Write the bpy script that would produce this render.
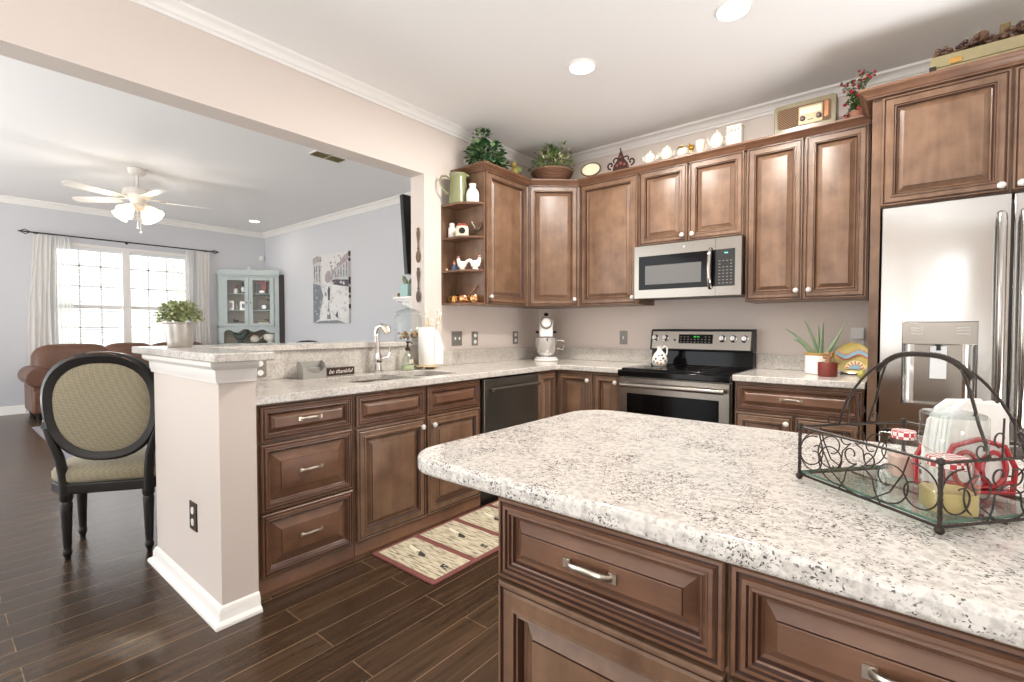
import bpy, bmesh, math, random
from mathutils import Matrix, Vector
from math import sin, cos, pi, radians

for _o in list(bpy.data.objects):
    bpy.data.objects.remove(_o)
sc = bpy.context.scene
COL = sc.collection
RND = random.Random(11)

# ------------------------------------------------------------------ camera
YAW, PITCH, ROLL, FPX = 0.6868, -0.0281, -0.0006, 483.655
fwd = Vector((-sin(YAW)*cos(PITCH), cos(YAW)*cos(PITCH), sin(PITCH)))
rgt = Vector((cos(YAW), sin(YAW), 0))
up = rgt.cross(fwd)
r2 = cos(ROLL)*rgt + sin(ROLL)*up
u2 = -sin(ROLL)*rgt + cos(ROLL)*up
cam_d = bpy.data.cameras.new('camera')
cam = bpy.data.objects.new('camera', cam_d)
COL.objects.link(cam)
mw = Matrix((r2, u2, -fwd)).transposed().to_4x4()
mw.translation = Vector((2.8116, -3.8564, 1.2111))
cam.matrix_world = mw
cam_d.sensor_width = 36.0
cam_d.lens = FPX/1024*36.0
cam_d.clip_start = 0.02
cam_d.clip_end = 200
sc.camera = cam
sc.cycles.transparent_max_bounces = 24

# ------------------------------------------------------------------ view, world, lights
sc.view_settings.view_transform = 'Standard'
sc.view_settings.look = 'None'
sc.view_settings.exposure = 0.75
sc.view_settings.gamma = 1.0
sc.view_settings.use_curve_mapping = False

world = bpy.data.worlds.new('sky')
sc.world = world
world.use_nodes = True
wn = world.node_tree
wn.nodes.clear()
w_out = wn.nodes.new('ShaderNodeOutputWorld')
w_bg = wn.nodes.new('ShaderNodeBackground')
w_tc = wn.nodes.new('ShaderNodeTexCoord')
w_sep = wn.nodes.new('ShaderNodeSeparateXYZ')
w_map = wn.nodes.new('ShaderNodeMapRange')
w_mix = wn.nodes.new('ShaderNodeMix')
w_mix.data_type = 'RGBA'
w_map.inputs['From Min'].default_value = -0.12
w_map.inputs['From Max'].default_value = 0.12
w_mix.inputs['A'].default_value = (1.0, 0.97, 0.92, 1)      # ground outside
w_mix.inputs['B'].default_value = (0.93, 0.97, 1.0, 1)       # bright overcast sky
wn.links.new(w_tc.outputs['Generated'], w_sep.inputs[0])
wn.links.new(w_sep.outputs['Z'], w_map.inputs['Value'])
wn.links.new(w_map.outputs[0], w_mix.inputs['Factor'])
wn.links.new(w_mix.outputs['Result'], w_bg.inputs['Color'])
w_bg.inputs['Strength'].default_value = 2.2
wn.links.new(w_bg.outputs[0], w_out.inputs['Surface'])

CAN_POWER = 21
FAN_POWER = 3.0

def lamp(name, kind, loc, power, color=(1, 1, 1), size=0.1, rot=None, spot=None):
    d = bpy.data.lights.new(name, kind)
    d.energy = power
    d.color = color
    if kind == 'AREA':
        d.shape = 'DISK'
        d.size = size
    elif kind == 'SPOT':
        d.shadow_soft_size = size
        d.spot_size = spot or 2.2
        d.spot_blend = 0.9
    else:
        d.shadow_soft_size = size
    o = bpy.data.objects.new(name, d)
    COL.objects.link(o)
    o.location = loc
    if rot:
        o.rotation_euler = rot
    return o

WARM = (1.0, 0.94, 0.87)
KITCHEN_CANS = [(2.11, -1.269), (1.257, -1.292)]
for cx_, cy_ in KITCHEN_CANS:
    lamp('can_lamp', 'AREA', (cx_, cy_, 2.775), CAN_POWER, WARM, 0.13)
# unseen fill lights added out of frame, pointed up without fixtures: the rooms are lit by their bounce
UP = (pi, 0, 0)
lamp('fill_uplight', 'AREA', (2.3, -6.0, 0.5), 88, (0.95, 0.98, 1.0), 1.6, UP)
lamp('fill_uplight', 'AREA', (4.2, -1.55, 0.2), 50, (0.95, 0.98, 1.0), 1.3, UP)
lamp('living_fill_uplight', 'AREA', (-3.2, -6.2, 0.4), 88, (0.97, 0.98, 1.0), 2.0, UP)
lamp('living_can_lamp', 'AREA', (-5.8, -0.24, 3.0), 2.0, WARM, 0.13)

# ------------------------------------------------------------------ helpers
def lin(h):
    if isinstance(h, str):
        h = tuple(int(h[i:i+2], 16)/255 for i in (0, 2, 4))
    return tuple((c/12.92 if c <= 0.04045 else ((c+0.055)/1.055)**2.4) for c in h) + (1,)

WM = {}

class MB:
    """collects pieces into one mesh"""
    def __init__(s, T=None):
        s.bm = bmesh.new()
        s.T = T or Matrix.Identity(4)
        s.mi = 0
    def vs(s, pts):
        return [s.bm.verts.new(s.T @ Vector(p)) for p in pts]
    def f(s, verts):
        try:
            fa = s.bm.faces.new(verts)
        except ValueError:
            return None
        fa.material_index = s.mi
        return fa
    def box(s, x0, y0, z0, x1, y1, z1):
        v = s.vs([(x, y, z) for x in (x0, x1) for y in (y0, y1) for z in (z0, z1)])
        for q in ((0, 1, 3, 2), (4, 6, 7, 5), (0, 4, 5, 1), (2, 3, 7, 6), (0, 2, 6, 4), (1, 5, 7, 3)):
            s.f([v[i] for i in q])
        return s
    def prism(s, pts, z0, z1):
        a = s.vs([(x, y, z0) for x, y in pts])
        b = s.vs([(x, y, z1) for x, y in pts])
        n = len(pts)
        s.f(a[::-1])
        s.f(b)
        for i in range(n):
            s.f([a[i], a[(i+1) % n], b[(i+1) % n], b[i]])
        return s
    def extr(s, pts, d):
        """polygon of 3d points extruded by vector d"""
        d = Vector(d)
        a = s.vs(pts)
        b = s.vs([Vector(p)+d for p in pts])
        n = len(pts)
        s.f(a[::-1])
        s.f(b)
        for i in range(n):
            s.f([a[i], a[(i+1) % n], b[(i+1) % n], b[i]])
        return s
    def holed(s, outer, holes, z0, z1):
        bm2 = bmesh.new()
        ed = []
        for lp in [outer]+holes:
            v = [bm2.verts.new((x, y, z0)) for x, y in lp]
            for i in range(len(v)):
                ed.append(bm2.edges.new((v[i], v[(i+1) % len(v)])))
        bmesh.ops.triangle_fill(bm2, edges=ed, use_beauty=True)
        bmesh.ops.dissolve_limit(bm2, angle_limit=0.01, verts=bm2.verts, edges=[e for e in bm2.edges if len(e.link_faces) == 2])
        bm2.verts.index_update()
        lo = s.vs([v.co for v in bm2.verts])
        hi = s.vs([(v.co.x, v.co.y, z1) for v in bm2.verts])
        for fa in bm2.faces:
            ii = [v.index for v in fa.verts]
            s.f([lo[i] for i in ii])
            s.f([hi[i] for i in ii[::-1]])
        for e in bm2.edges:
            if len(e.link_faces) == 1:
                i, j = e.verts[0].index, e.verts[1].index
                s.f([lo[i], lo[j], hi[j], hi[i]])
        bm2.free()
        return s
    def lathe(s, prof, c=(0, 0, 0), n=24, M=None):
        M = M or Matrix.Identity(4)
        c = Vector(c)
        rings = []
        for r, z in prof:
            if r < 1e-6:
                rings.append([s.bm.verts.new(s.T @ (c + (M @ Vector((0, 0, z)))))])
            else:
                rings.append([s.bm.verts.new(s.T @ (c + (M @ Vector((r*cos(2*pi*i/n), r*sin(2*pi*i/n), z))))) for i in range(n)])
        for a, b in zip(rings, rings[1:]):
            for i in range(n):
                j = (i+1) % n
                if len(a) == 1 and len(b) == 1:
                    continue
                if len(a) == 1:
                    s.f([a[0], b[i], b[j]])
                elif len(b) == 1:
                    s.f([a[i], a[j], b[0]])
                else:
                    s.f([a[i], a[j], b[j], b[i]])
        return s
    def cyl(s, c, r, z0, z1, n=24, M=None):
        return s.lathe([(0, z0), (r, z0), (r, z1), (0, z1)], c, n, M)
    def tube(s, pts, r, n=8, closed=False, flat=1.0):
        P = [Vector(p) for p in pts]
        m = len(P)
        rr = r if hasattr(r, '__len__') else [r]*m
        def tan(i):
            if closed:
                return (P[(i+1) % m]-P[i-1]).normalized()
            return (P[min(i+1, m-1)]-P[max(i-1, 0)]).normalized()
        t0 = tan(0)
        nrm = t0.orthogonal().normalized()
        if abs(t0.z) < 0.9:
            nrm = (Vector((0, 0, 1)) - t0*t0.z).normalized()
        rings = []
        for i in range(m):
            t = tan(i)
            nrm = (nrm - t*nrm.dot(t))
            if nrm.length < 1e-6:
                nrm = t.orthogonal()
            nrm.normalize()
            b = t.cross(nrm)
            rings.append([s.bm.verts.new(s.T @ (P[i] + nrm*(rr[i]*cos(2*pi*k/n)) + b*(rr[i]*flat*sin(2*pi*k/n)))) for k in range(n)])
        seq = list(zip(rings, rings[1:]))
        if closed:
            seq.append((rings[-1], rings[0]))
        for a, b in seq:
            for k in range(n):
                s.f([a[k], a[(k+1) % n], b[(k+1) % n], b[k]])
        if not closed:
            s.f(rings[0][::-1])
            s.f(rings[-1])
        return s
    def sweep(s, prof, path, closed=False, side=1):
        """prof: [(out, z)], path: xy points; out is to the left of travel (side=1) or right"""
        P = [Vector((p[0], p[1])) for p in path]
        m = len(P)
        rows = []
        for i in range(m):
            def nr(a, b):
                d = (b-a).normalized()
                return Vector((-d.y, d.x))*side
            ns = []
            if i > 0 or closed:
                ns.append(nr(P[i-1], P[i]))
            if i < m-1 or closed:
                ns.append(nr(P[i], P[(i+1) % m]))
            if len(ns) == 2:
                q = ns[0]+ns[1]
                q = q/(q.dot(ns[0])) if abs(q.dot(ns[0])) > 1e-6 else ns[0]
            else:
                q = ns[0]
            rows.append(s.vs([(P[i].x+q.x*o, P[i].y+q.y*o, z) for o, z in prof]))
        k = len(prof)
        seq = list(zip(rows, rows[1:]))
        if closed:
            seq.append((rows[-1], rows[0]))
        for a, b in seq:
            for j in range(k):
                s.f([a[j], a[(j+1) % k], b[(j+1) % k], b[j]])
        if not closed:
            s.f(rows[0][::-1])
            s.f(rows[-1])
        return s
    def sell(s, c, a, e1=1.0, e2=1.0, nu=24, nv=14, M=None):
        """superellipsoid"""
        M = M or Matrix.Identity(4)
        c = Vector(c)
        def p(x, e):
            return math.copysign(abs(x)**e, x)
        rings = []
        for j in range(nv+1):
            v = -pi/2+pi*j/nv
            if j in (0, nv):
                rings.append([s.bm.verts.new(s.T @ (c + M @ Vector((0, 0, a[2]*p(sin(v), e1)))))])
                continue
            rings.append([s.bm.verts.new(s.T @ (c + M @ Vector((a[0]*p(cos(v), e1)*p(cos(2*pi*i/nu), e2), a[1]*p(cos(v), e1)*p(sin(2*pi*i/nu), e2), a[2]*p(sin(v), e1))))) for i in range(nu)])
        for q, b in zip(rings, rings[1:]):
            for i in range(nu):
                j = (i+1) % nu
                if len(q) == 1:
                    s.f([q[0], b[i], b[j]])
                elif len(b) == 1:
                    s.f([q[i], q[j], b[0]])
                else:
                    s.f([q[i], q[j], b[j], b[i]])
        return s
    def panel(s, u0, z0, u1, z1, rings, glaze=None):
        """concentric rectangular rings in local (u, out, z): rings=[(inset, depth)], last one capped"""
        prev = None
        for k, (i, d) in enumerate(rings):
            v = s.vs([(u0+i, d, z0+i), (u1-i, d, z0+i), (u1-i, d, z1-i), (u0+i, d, z1-i)])
            if prev:
                s.mi = 1 if (glaze and k in glaze) else 0
                for q in range(4):
                    s.f([prev[q], prev[(q+1) % 4], v[(q+1) % 4], v[q]])
            else:
                s.f(v[::-1])
            prev = v
        s.mi = 0
        s.f(prev)
        return s
    def build(s, name, mats, parent=None, local=False, smooth=True, ang=35, bevel=None, seg=2, origin=None):
        bmesh.ops.recalc_face_normals(s.bm, faces=s.bm.faces)
        me = bpy.data.meshes.new(name)
        if not isinstance(mats, (list, tuple)):
            mats = [mats]
        if parent is not None:
            if not local:
                s.bm.transform(WM[parent.name].inverted())
            W = WM[parent.name].copy()
        elif origin is not None and not local:
            W = Matrix.Translation(origin)
            s.bm.transform(W.inverted())
        elif not local:
            xs = [v.co for v in s.bm.verts]
            lo = [min(v[i] for v in xs) for i in range(3)]
            hi = [max(v[i] for v in xs) for i in range(3)]
            W = Matrix.Translation(((lo[0]+hi[0])/2, (lo[1]+hi[1])/2, lo[2]))
            s.bm.transform(W.inverted())
        else:
            W = Matrix.Identity(4)
        s.bm.to_mesh(me)
        s.bm.free()
        for m in mats:
            me.materials.append(m)
        if smooth:
            me.polygons.foreach_set('use_smooth', [True]*len(me.polygons))
            me.set_sharp_from_angle(angle=radians(ang))
        o = bpy.data.objects.new(name, me)
        COL.objects.link(o)
        if parent is not None:
            o.parent = parent
        else:
            o.matrix_world = W
        WM[o.name] = W
        if bevel:
            b = o.modifiers.new('bevel', 'BEVEL')
            b.width = bevel
            b.segments = seg
            b.limit_method = 'ANGLE'
            b.angle_limit = radians(40)
        return o

def tag(o, label, cat, group=None):
    o['label'] = label
    o['category'] = cat
    if group:
        o['group'] = group
    return o

def thing(name, label, cat, loc=(0, 0, 0), rz=0, group=None):
    o = bpy.data.objects.new(name, None)
    o.empty_display_size = 0.05
    COL.objects.link(o)
    o.location = loc
    o.rotation_euler = (0, 0, rz)
    WM[o.name] = Matrix.Translation(loc) @ Matrix.Rotation(rz, 4, 'Z')
    return tag(o, label, cat, group)

def struct(o):
    o['kind'] = 'structure'
    return o

def stuffp(o):
    o['kind'] = 'stuff'
    return o

def dup(root, loc, label=None, group=None, rz=None):
    r = root.copy()
    COL.objects.link(r)
    r.location = loc
    if rz is not None:
        r.rotation_euler = (0, 0, rz)
    WM[r.name] = Matrix.Translation(loc) @ Matrix.Rotation(r.rotation_euler.z, 4, 'Z')
    if label:
        r['label'] = label
    if group:
        r['group'] = group
    for ch in list(root.children):
        c = ch.copy()
        COL.objects.link(c)
        c.parent = r
        for g in ch.children:
            d = g.copy()
            COL.objects.link(d)
            d.parent = c
    return r

def frame(o, u, n):
    """local (a, out, z) -> world, a along u, out along n"""
    M = Matrix.Identity(4)
    M.col[0] = Vector((*u, 0, 0)) if len(u) == 2 else Vector((*u, 0))
    M.col[1] = Vector((*n, 0, 0)) if len(n) == 2 else Vector((*n, 0))
    M.col[2] = Vector((0, 0, 1, 0))
    M.col[3] = Vector((*o, 1))
    return M

def RX(a): return Matrix.Rotation(a, 4, 'X')
def RY(a): return Matrix.Rotation(a, 4, 'Y')
def RZ(a): return Matrix.Rotation(a, 4, 'Z')
def axis_to(d):
    return Vector((0, 0, 1)).rotation_difference(Vector(d)).to_matrix().to_4x4()

# ------------------------------------------------------------------ materials
def nodes(name):
    m = bpy.data.materials.new(name)
    m.use_nodes = True
    nt = m.node_tree
    return m, nt, nt.nodes['Principled BSDF']

def mat(name, col, rough=0.5, metal=0.0, spec=0.5, emit=None, estr=0, sheen=0, coat=0, var=0.0, vscale=20, bump=0.0, bscale=200, aniso=0):
    m, nt, b = nodes(name)
    c = lin(col)
    b.inputs['Base Color'].default_value = c
    b.inputs['Roughness'].default_value = rough
    b.inputs['Metallic'].default_value = metal
    b.inputs['Specular IOR Level'].default_value = spec
    b.inputs['Coat Weight'].default_value = coat
    b.inputs['Coat Roughness'].default_value = 0.15
    if aniso:
        b.inputs['Anisotropic'].default_value = aniso
    if emit:
        b.inputs['Emission Color'].default_value = lin(emit)
        b.inputs['Emission Strength'].default_value = estr
    tc = None
    if var or bump:
        tc = nt.nodes.new('ShaderNodeTexCoord')
    if var:
        nz = nt.nodes.new('ShaderNodeTexNoise')
        nz.inputs['Scale'].default_value = vscale
        nz.inputs['Detail'].default_value = 4
        mx = nt.nodes.new('ShaderNodeMix')
        mx.data_type = 'RGBA'
        mx.inputs['A'].default_value = tuple(x*(1-var) for x in c[:3])+(1,)
        mx.inputs['B'].default_value = tuple(min(1, x*(1+var)) for x in c[:3])+(1,)
        nt.links.new(tc.outputs['Object'], nz.inputs['Vector'])
        nt.links.new(nz.outputs['Fac'], mx.inputs['Factor'])
        nt.links.new(mx.outputs['Result'], b.inputs['Base Color'])
    if bump:
        n2 = nt.nodes.new('ShaderNodeTexNoise')
        n2.inputs['Scale'].default_value = bscale
        n2.inputs['Detail'].default_value = 3
        bp = nt.nodes.new('ShaderNodeBump')
        bp.inputs['Strength'].default_value = bump
        bp.inputs['Distance'].default_value = 0.01
        nt.links.new(tc.outputs['Object'], n2.inputs['Vector'])
        nt.links.new(n2.outputs['Fac'], bp.inputs['Height'])
        nt.links.new(bp.outputs[0], b.inputs['Normal'])
    return m

def ramp(nt, stops, interp='LINEAR'):
    r = nt.nodes.new('ShaderNodeValToRGB')
    r.color_ramp.interpolation = interp
    el = r.color_ramp.elements
    while len(el) < len(stops):
        el.new(0.5)
    for e, (p, c) in zip(el, stops):
        e.position = p
        e.color = lin(c)
    return r

def wood(name, light, dark, scale, rough=0.38, coat=0.15, blotch=0.35):
    m, nt, b = nodes(name)
    tc = nt.nodes.new('ShaderNodeTexCoord')
    mp = nt.nodes.new('ShaderNodeMapping')
    mp.inputs['Scale'].default_value = scale
    nz = nt.nodes.new('ShaderNodeTexNoise')
    nz.inputs['Scale'].default_value = 1.0
    nz.inputs['Detail'].default_value = 6
    nz.inputs['Roughness'].default_value = 0.6
    nz.inputs['Distortion'].default_value = 0.6
    n2 = nt.nodes.new('ShaderNodeTexNoise')
    n2.inputs['Scale'].default_value = 9
    n2.inputs['Detail'].default_value = 3
    ma = nt.nodes.new('ShaderNodeMix')
    ma.inputs['Factor'].default_value = blotch
    nt.links.new(tc.outputs['Object'], mp.inputs['Vector'])
    nt.links.new(mp.outputs[0], nz.inputs['Vector'])
    nt.links.new(tc.outputs['Object'], n2.inputs['Vector'])
    nt.links.new(nz.outputs['Fac'], ma.inputs['A'])
    nt.links.new(n2.outputs['Fac'], ma.inputs['B'])
    r = ramp(nt, [(0.30, dark), (0.68, light)])
    nt.links.new(ma.outputs['Result'], r.inputs[0])
    nt.links.new(r.outputs[0], b.inputs['Base Color'])
    b.inputs['Roughness'].default_value = rough
    b.inputs['Coat Weight'].default_value = coat
    b.inputs['Coat Roughness'].default_value = 0.32
    return m

def granite(name, base, mid, dark, tan, scale=150.0, dens=1.0, mott=0.5):
    m, nt, b = nodes(name)
    tc = nt.nodes.new('ShaderNodeTexCoord')
    vo = nt.nodes.new('ShaderNodeTexVoronoi')
    vo.inputs['Scale'].default_value = scale
    nz0 = nt.nodes.new('ShaderNodeTexNoise')
    nz0.inputs['Scale'].default_value = 60
    ad = nt.nodes.new('ShaderNodeVectorMath')
    ad.operation = 'MULTIPLY_ADD'
    ad.inputs[1].default_value = (0.012, 0.012, 0.012)
    nt.links.new(tc.outputs['Object'], nz0.inputs['Vector'])
    nt.links.new(nz0.outputs['Color'], ad.inputs[0])
    nt.links.new(tc.outputs['Object'], ad.inputs[2])
    nt.links.new(ad.outputs[0], vo.inputs['Vector'])
    sp = nt.nodes.new('ShaderNodeSeparateColor')
    nt.links.new(vo.outputs['Color'], sp.inputs[0])
    nz = nt.nodes.new('ShaderNodeTexNoise')
    nz.inputs['Scale'].default_value = 14
    nz.inputs['Detail'].default_value = 5
    nz.inputs['Roughness'].default_value = 0.65
    nt.links.new(tc.outputs['Object'], nz.inputs['Vector'])
    mm = nt.nodes.new('ShaderNodeMath')
    mm.operation = 'MULTIPLY_ADD'
    mm.inputs[1].default_value = 1.3
    mm.inputs[2].default_value = -0.65
    nt.links.new(nz.outputs['Fac'], mm.inputs[0])
    a2 = nt.nodes.new('ShaderNodeMath')
    a2.operation = 'ADD'
    nt.links.new(sp.outputs[0], a2.inputs[0])
    nt.links.new(mm.outputs[0], a2.inputs[1])
    k = dens
    r = ramp(nt, [(0.0, dark), (0.07*k, mid), (0.17*k, tan), (0.30*k, base)], 'CONSTANT')
    nt.links.new(a2.outputs[0], r.inputs[0])
    # soft cloudy mottling
    n3 = nt.nodes.new('ShaderNodeTexNoise')
    n3.inputs['Scale'].default_value = 85
    n3.inputs['Detail'].default_value = 4
    nt.links.new(tc.outputs['Object'], n3.inputs['Vector'])
    r3 = ramp(nt, [(0.36, 'b4b0ac'), (0.56, 'ffffff')])
    nt.links.new(n3.outputs['Fac'], r3.inputs[0])
    mx = nt.nodes.new('ShaderNodeMix')
    mx.data_type = 'RGBA'
    mx.blend_type = 'MULTIPLY'
    mx.inputs['Factor'].default_value = mott
    nt.links.new(r.outputs[0], mx.inputs['A'])
    nt.links.new(r3.outputs[0], mx.inputs['B'])
    nt.links.new(mx.outputs['Result'], b.inputs['Base Color'])
    b.inputs['Roughness'].default_value = 0.14
    b.inputs['Specular IOR Level'].default_value = 0.5
    return m

def thin_glass(name, tint='ffffff', gloss=1.0, alpha=0.0, rough=0.02):
    """thin clear sheet: fresnel reflection over plain see-through"""
    m = bpy.data.materials.new(name)
    m.use_nodes = True
    nt = m.node_tree
    nt.nodes.clear()
    o = nt.nodes.new('ShaderNodeOutputMaterial')
    tr = nt.nodes.new('ShaderNodeBsdfTransparent')
    tr.inputs[0].default_value = lin(tint)
    gl = nt.nodes.new('ShaderNodeBsdfGlossy')
    gl.inputs['Roughness'].default_value = rough
    lw = nt.nodes.new('ShaderNodeLayerWeight')
    lw.inputs['Blend'].default_value = 0.5
    pw = nt.nodes.new('ShaderNodeMath')
    pw.operation = 'POWER'
    pw.inputs[1].default_value = 4.0
    mu = nt.nodes.new('ShaderNodeMath')
    mu.operation = 'MULTIPLY_ADD'
    mu.inputs[1].default_value = 0.8*gloss
    mu.inputs[2].default_value = 0.04+alpha
    nt.links.new(lw.outputs['Facing'], pw.inputs[0])
    nt.links.new(pw.outputs[0], mu.inputs[0])
    mx = nt.nodes.new('ShaderNodeMixShader')
    nt.links.new(mu.outputs[0], mx.inputs[0])
    nt.links.new(tr.outputs[0], mx.inputs[1])
    nt.links.new(gl.outputs[0], mx.inputs[2])
    nt.links.new(mx.outputs[0], o.inputs[0])
    return m

def sheer(name, col, see=0.35):
    m = bpy.data.materials.new(name)
    m.use_nodes = True
    nt = m.node_tree
    nt.nodes.clear()
    o = nt.nodes.new('ShaderNodeOutputMaterial')
    d = nt.nodes.new('ShaderNodeBsdfDiffuse')
    t = nt.nodes.new('ShaderNodeBsdfTranslucent')
    x = nt.nodes.new('ShaderNodeBsdfTransparent')
    d.inputs[0].default_value = lin(col)
    t.inputs[0].default_value = lin(col)
    a = nt.nodes.new('ShaderNodeMixShader')
    a.inputs[0].default_value = 0.5
    b = nt.nodes.new('ShaderNodeMixShader')
    b.inputs[0].default_value = see
    nt.links.new(d.outputs[0], a.inputs[1])
    nt.links.new(t.outputs[0], a.inputs[2])
    nt.links.new(a.outputs[0], b.inputs[1])
    nt.links.new(x.outputs[0], b.inputs[2])
    nt.links.new(b.outputs[0], o.inputs[0])
    return m

def floor_material():
    m, nt, b = nodes('dark_plank_floor')
    tc = nt.nodes.new('ShaderNodeTexCoord')
    sx = nt.nodes.new('ShaderNodeSeparateXYZ')
    cb = nt.nodes.new('ShaderNodeCombineXYZ')
    nt.links.new(tc.outputs['Object'], sx.inputs[0])
    nt.links.new(sx.outputs['Y'], cb.inputs['X'])
    nt.links.new(sx.outputs['X'], cb.inputs['Y'])
    br = nt.nodes.new('ShaderNodeTexBrick')
    br.inputs['Scale'].default_value = 1.0
    br.inputs['Brick Width'].default_value = 1.22
    br.inputs['Row Height'].default_value = 0.127
    br.inputs['Mortar Size'].default_value = 0.0021
    br.inputs['Mortar Smooth'].default_value = 0.3
    br.inputs['Color1'].default_value = lin('57422f')
    br.inputs['Color2'].default_value = lin('433123')
    br.inputs['Mortar'].default_value = lin('8a7258')
    br.offset = 0.37
    nt.links.new(cb.outputs[0], br.inputs['Vector'])
    mp = nt.nodes.new('ShaderNodeMapping')
    mp.inputs['Scale'].default_value = (38, 2.2, 1)
    nz = nt.nodes.new('ShaderNodeTexNoise')
    nz.inputs['Scale'].default_value = 1
    nz.inputs['Detail'].default_value = 6
    nz.inputs['Distortion'].default_value = 1.0
    nt.links.new(tc.outputs['Object'], mp.inputs['Vector'])
    nt.links.new(mp.outputs[0], nz.inputs['Vector'])
    rr = ramp(nt, [(0.3, 'a2a2a2'), (0.7, 'ffffff')])
    nt.links.new(nz.outputs['Fac'], rr.inputs[0])
    mx = nt.nodes.new('ShaderNodeMix')
    mx.data_type = 'RGBA'
    mx.blend_type = 'MULTIPLY'
    mx.inputs['Factor'].default_value = 0.8
    nt.links.new(br.outputs['Color'], mx.inputs['A'])
    nt.links.new(rr.outputs[0], mx.inputs['B'])
    nt.links.new(mx.outputs['Result'], b.inputs['Base Color'])
    b.inputs['Roughness'].default_value = 0.27
    b.inputs['Specular IOR Level'].default_value = 0.5
    # hand-scraped ripple across the boards
    mp2 = nt.nodes.new('ShaderNodeMapping')
    mp2.inputs['Scale'].default_value = (9, 26, 1)
    n2 = nt.nodes.new('ShaderNodeTexNoise')
    n2.inputs['Scale'].default_value = 1
    n2.inputs['Detail'].default_value = 2
    nt.links.new(tc.outputs['Object'], mp2.inputs['Vector'])
    nt.links.new(mp2.outputs[0], n2.inputs['Vector'])
    ad = nt.nodes.new('ShaderNodeMath')
    ad.operation = 'MULTIPLY_ADD'
    ad.inputs[1].default_value = -1.2
    nt.links.new(br.outputs['Fac'], ad.inputs[0])
    nt.links.new(n2.outputs['Fac'], ad.inputs[2])
    bp = nt.nodes.new('ShaderNodeBump')
    bp.inputs['Strength'].default_value = 0.22
    bp.inputs['Distance'].default_value = 0.006
    nt.links.new(ad.outputs[0], bp.inputs['Height'])
    nt.links.new(bp.outputs[0], b.inputs['Normal'])
    return m

def steel(name, col='aeaba7', rough=0.24, wave=0.0):
    m, nt, b = nodes(name)
    b.inputs['Base Color'].default_value = lin(col)
    b.inputs['Metallic'].default_value = 1.0
    b.inputs['Roughness'].default_value = rough
    if wave:
        # slow waviness of the sheet
        tc = nt.nodes.new('ShaderNodeTexCoord')
        mp = nt.nodes.new('ShaderNodeMapping')
        mp.inputs['Scale'].default_value = (3.0, 3.0, 1.3)
        n2 = nt.nodes.new('ShaderNodeTexNoise')
        n2.inputs['Scale'].default_value = 1.0
        n2.inputs['Detail'].default_value = 0.5
        bp = nt.nodes.new('ShaderNodeBump')
        bp.inputs['Strength'].default_value = wave
        bp.inputs['Distance'].default_value = 0.05
        nt.links.new(tc.outputs['Object'], mp.inputs['Vector'])
        nt.links.new(mp.outputs[0], n2.inputs['Vector'])
        nt.links.new(n2.outputs['Fac'], bp.inputs['Height'])
        nt.links.new(bp.outputs[0], b.inputs['Normal'])
    return m

M_wallk = mat('kitchen_wall_paint', 'dbd0c8', 0.6, spec=0.3, bump=0.03, bscale=400)
M_walll = mat('living_wall_paint', 'cfd0d4', 0.6, spec=0.3, bump=0.03, bscale=400)
M_ceil = mat('ceiling_paint', 'f1efed', 0.8, spec=0.2, bump=0.05, bscale=300)
M_trim = mat('white_trim_paint', 'f1eeea', 0.35, spec=0.4)
M_floor = floor_material()
M_wv = wood('maple_stain_upright', '84664f', '5b4130', (26, 26, 2.6), blotch=0.6)
M_wh = wood('maple_stain_level', '805c45', '573a2a', (2.8, 2.8, 30), blotch=0.55)
M_glaze = mat('chocolate_glaze', '3b2218', 0.4)
M_gr_island = granite('granite_cream', 'ded9d2', 'aaa6a3', '6b6867', 'cbc7c2', 360, 0.60, 0.5)
M_gr = granite('granite_grey', 'd4cec6', 'b8b4af', '918d89', 'cbc6bf', 520, 0.7, 0.4)
M_steel = steel('brushed_steel', 'b4b1ad', 0.13, 0.25)
M_steelh = steel('brushed_steel_level', '9b958d', 0.25)
M_slate = mat('dark_slate_steel', '78736b', 0.24, metal=0.8)
M_nickel = mat('satin_nickel', 'cfc6b8', 0.28, metal=1.0)
M_chrome = mat('chrome', 'e0e0e0', 0.08, metal=1.0)
M_black = mat('black_glass', '0a090a', 0.09, spec=0.2)
M_blackp = mat('black_plastic', '1a1919', 0.35)
M_dark = mat('dark_recess', '14110f', 0.7)
M_white = mat('white_plastic', 'efeeea', 0.35)
M_ceram = mat('white_ceramic', 'f3efe6', 0.2, coat=0.4)
M_knob = mat('clear_white_knob', 'd6d2cc', 0.08, coat=1.0)
M_glass = thin_glass('clear_glass')
M_jarglass = thin_glass('jar_glass', 'f8fbfa', 1.1, 0.02)
M_cabglass = thin_glass('cabinet_glass', 'ffffff', 0.5, -0.03)
M_green_glass = thin_glass('tray_glass', 'f1f7f4', 0.9, 0.0)
M_gedge = mat('green_glass_edge', '4f7565', 0.15, coat=0.5)
M_iron = mat('wrought_iron', '3a322d', 0.42, metal=0.55, bump=0.2, bscale=120)
M_leaf = mat('green_leaf', '4d6b2f', 0.5, var=0.45, vscale=60)
M_leafd = mat('dark_green_leaf', '2c5330', 0.4, var=0.5, vscale=60)
M_leafl = mat('sage_leaf', '8c9a62', 0.55, var=0.35, vscale=60)
M_lamp = mat('lit_lens', 'fff3df', 0.5, emit='fff1da', estr=6)
M_bulb = mat('lit_frosted_shade', 'fff2dc', 0.4, emit='ffe6bd', estr=1.6)
M_plate = mat('pewter_plate', '8d8984', 0.4, metal=0.4)
M_leather = mat('brown_leather', '684838', 0.42, var=0.3, vscale=7, bump=0.25, bscale=25)
M_cab_blue = mat('duck_egg_paint', 'b3bdbc', 0.5, var=0.08, vscale=8)
M_terr = mat('terracotta_brown', '8b5b45', 0.6, var=0.15)
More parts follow.
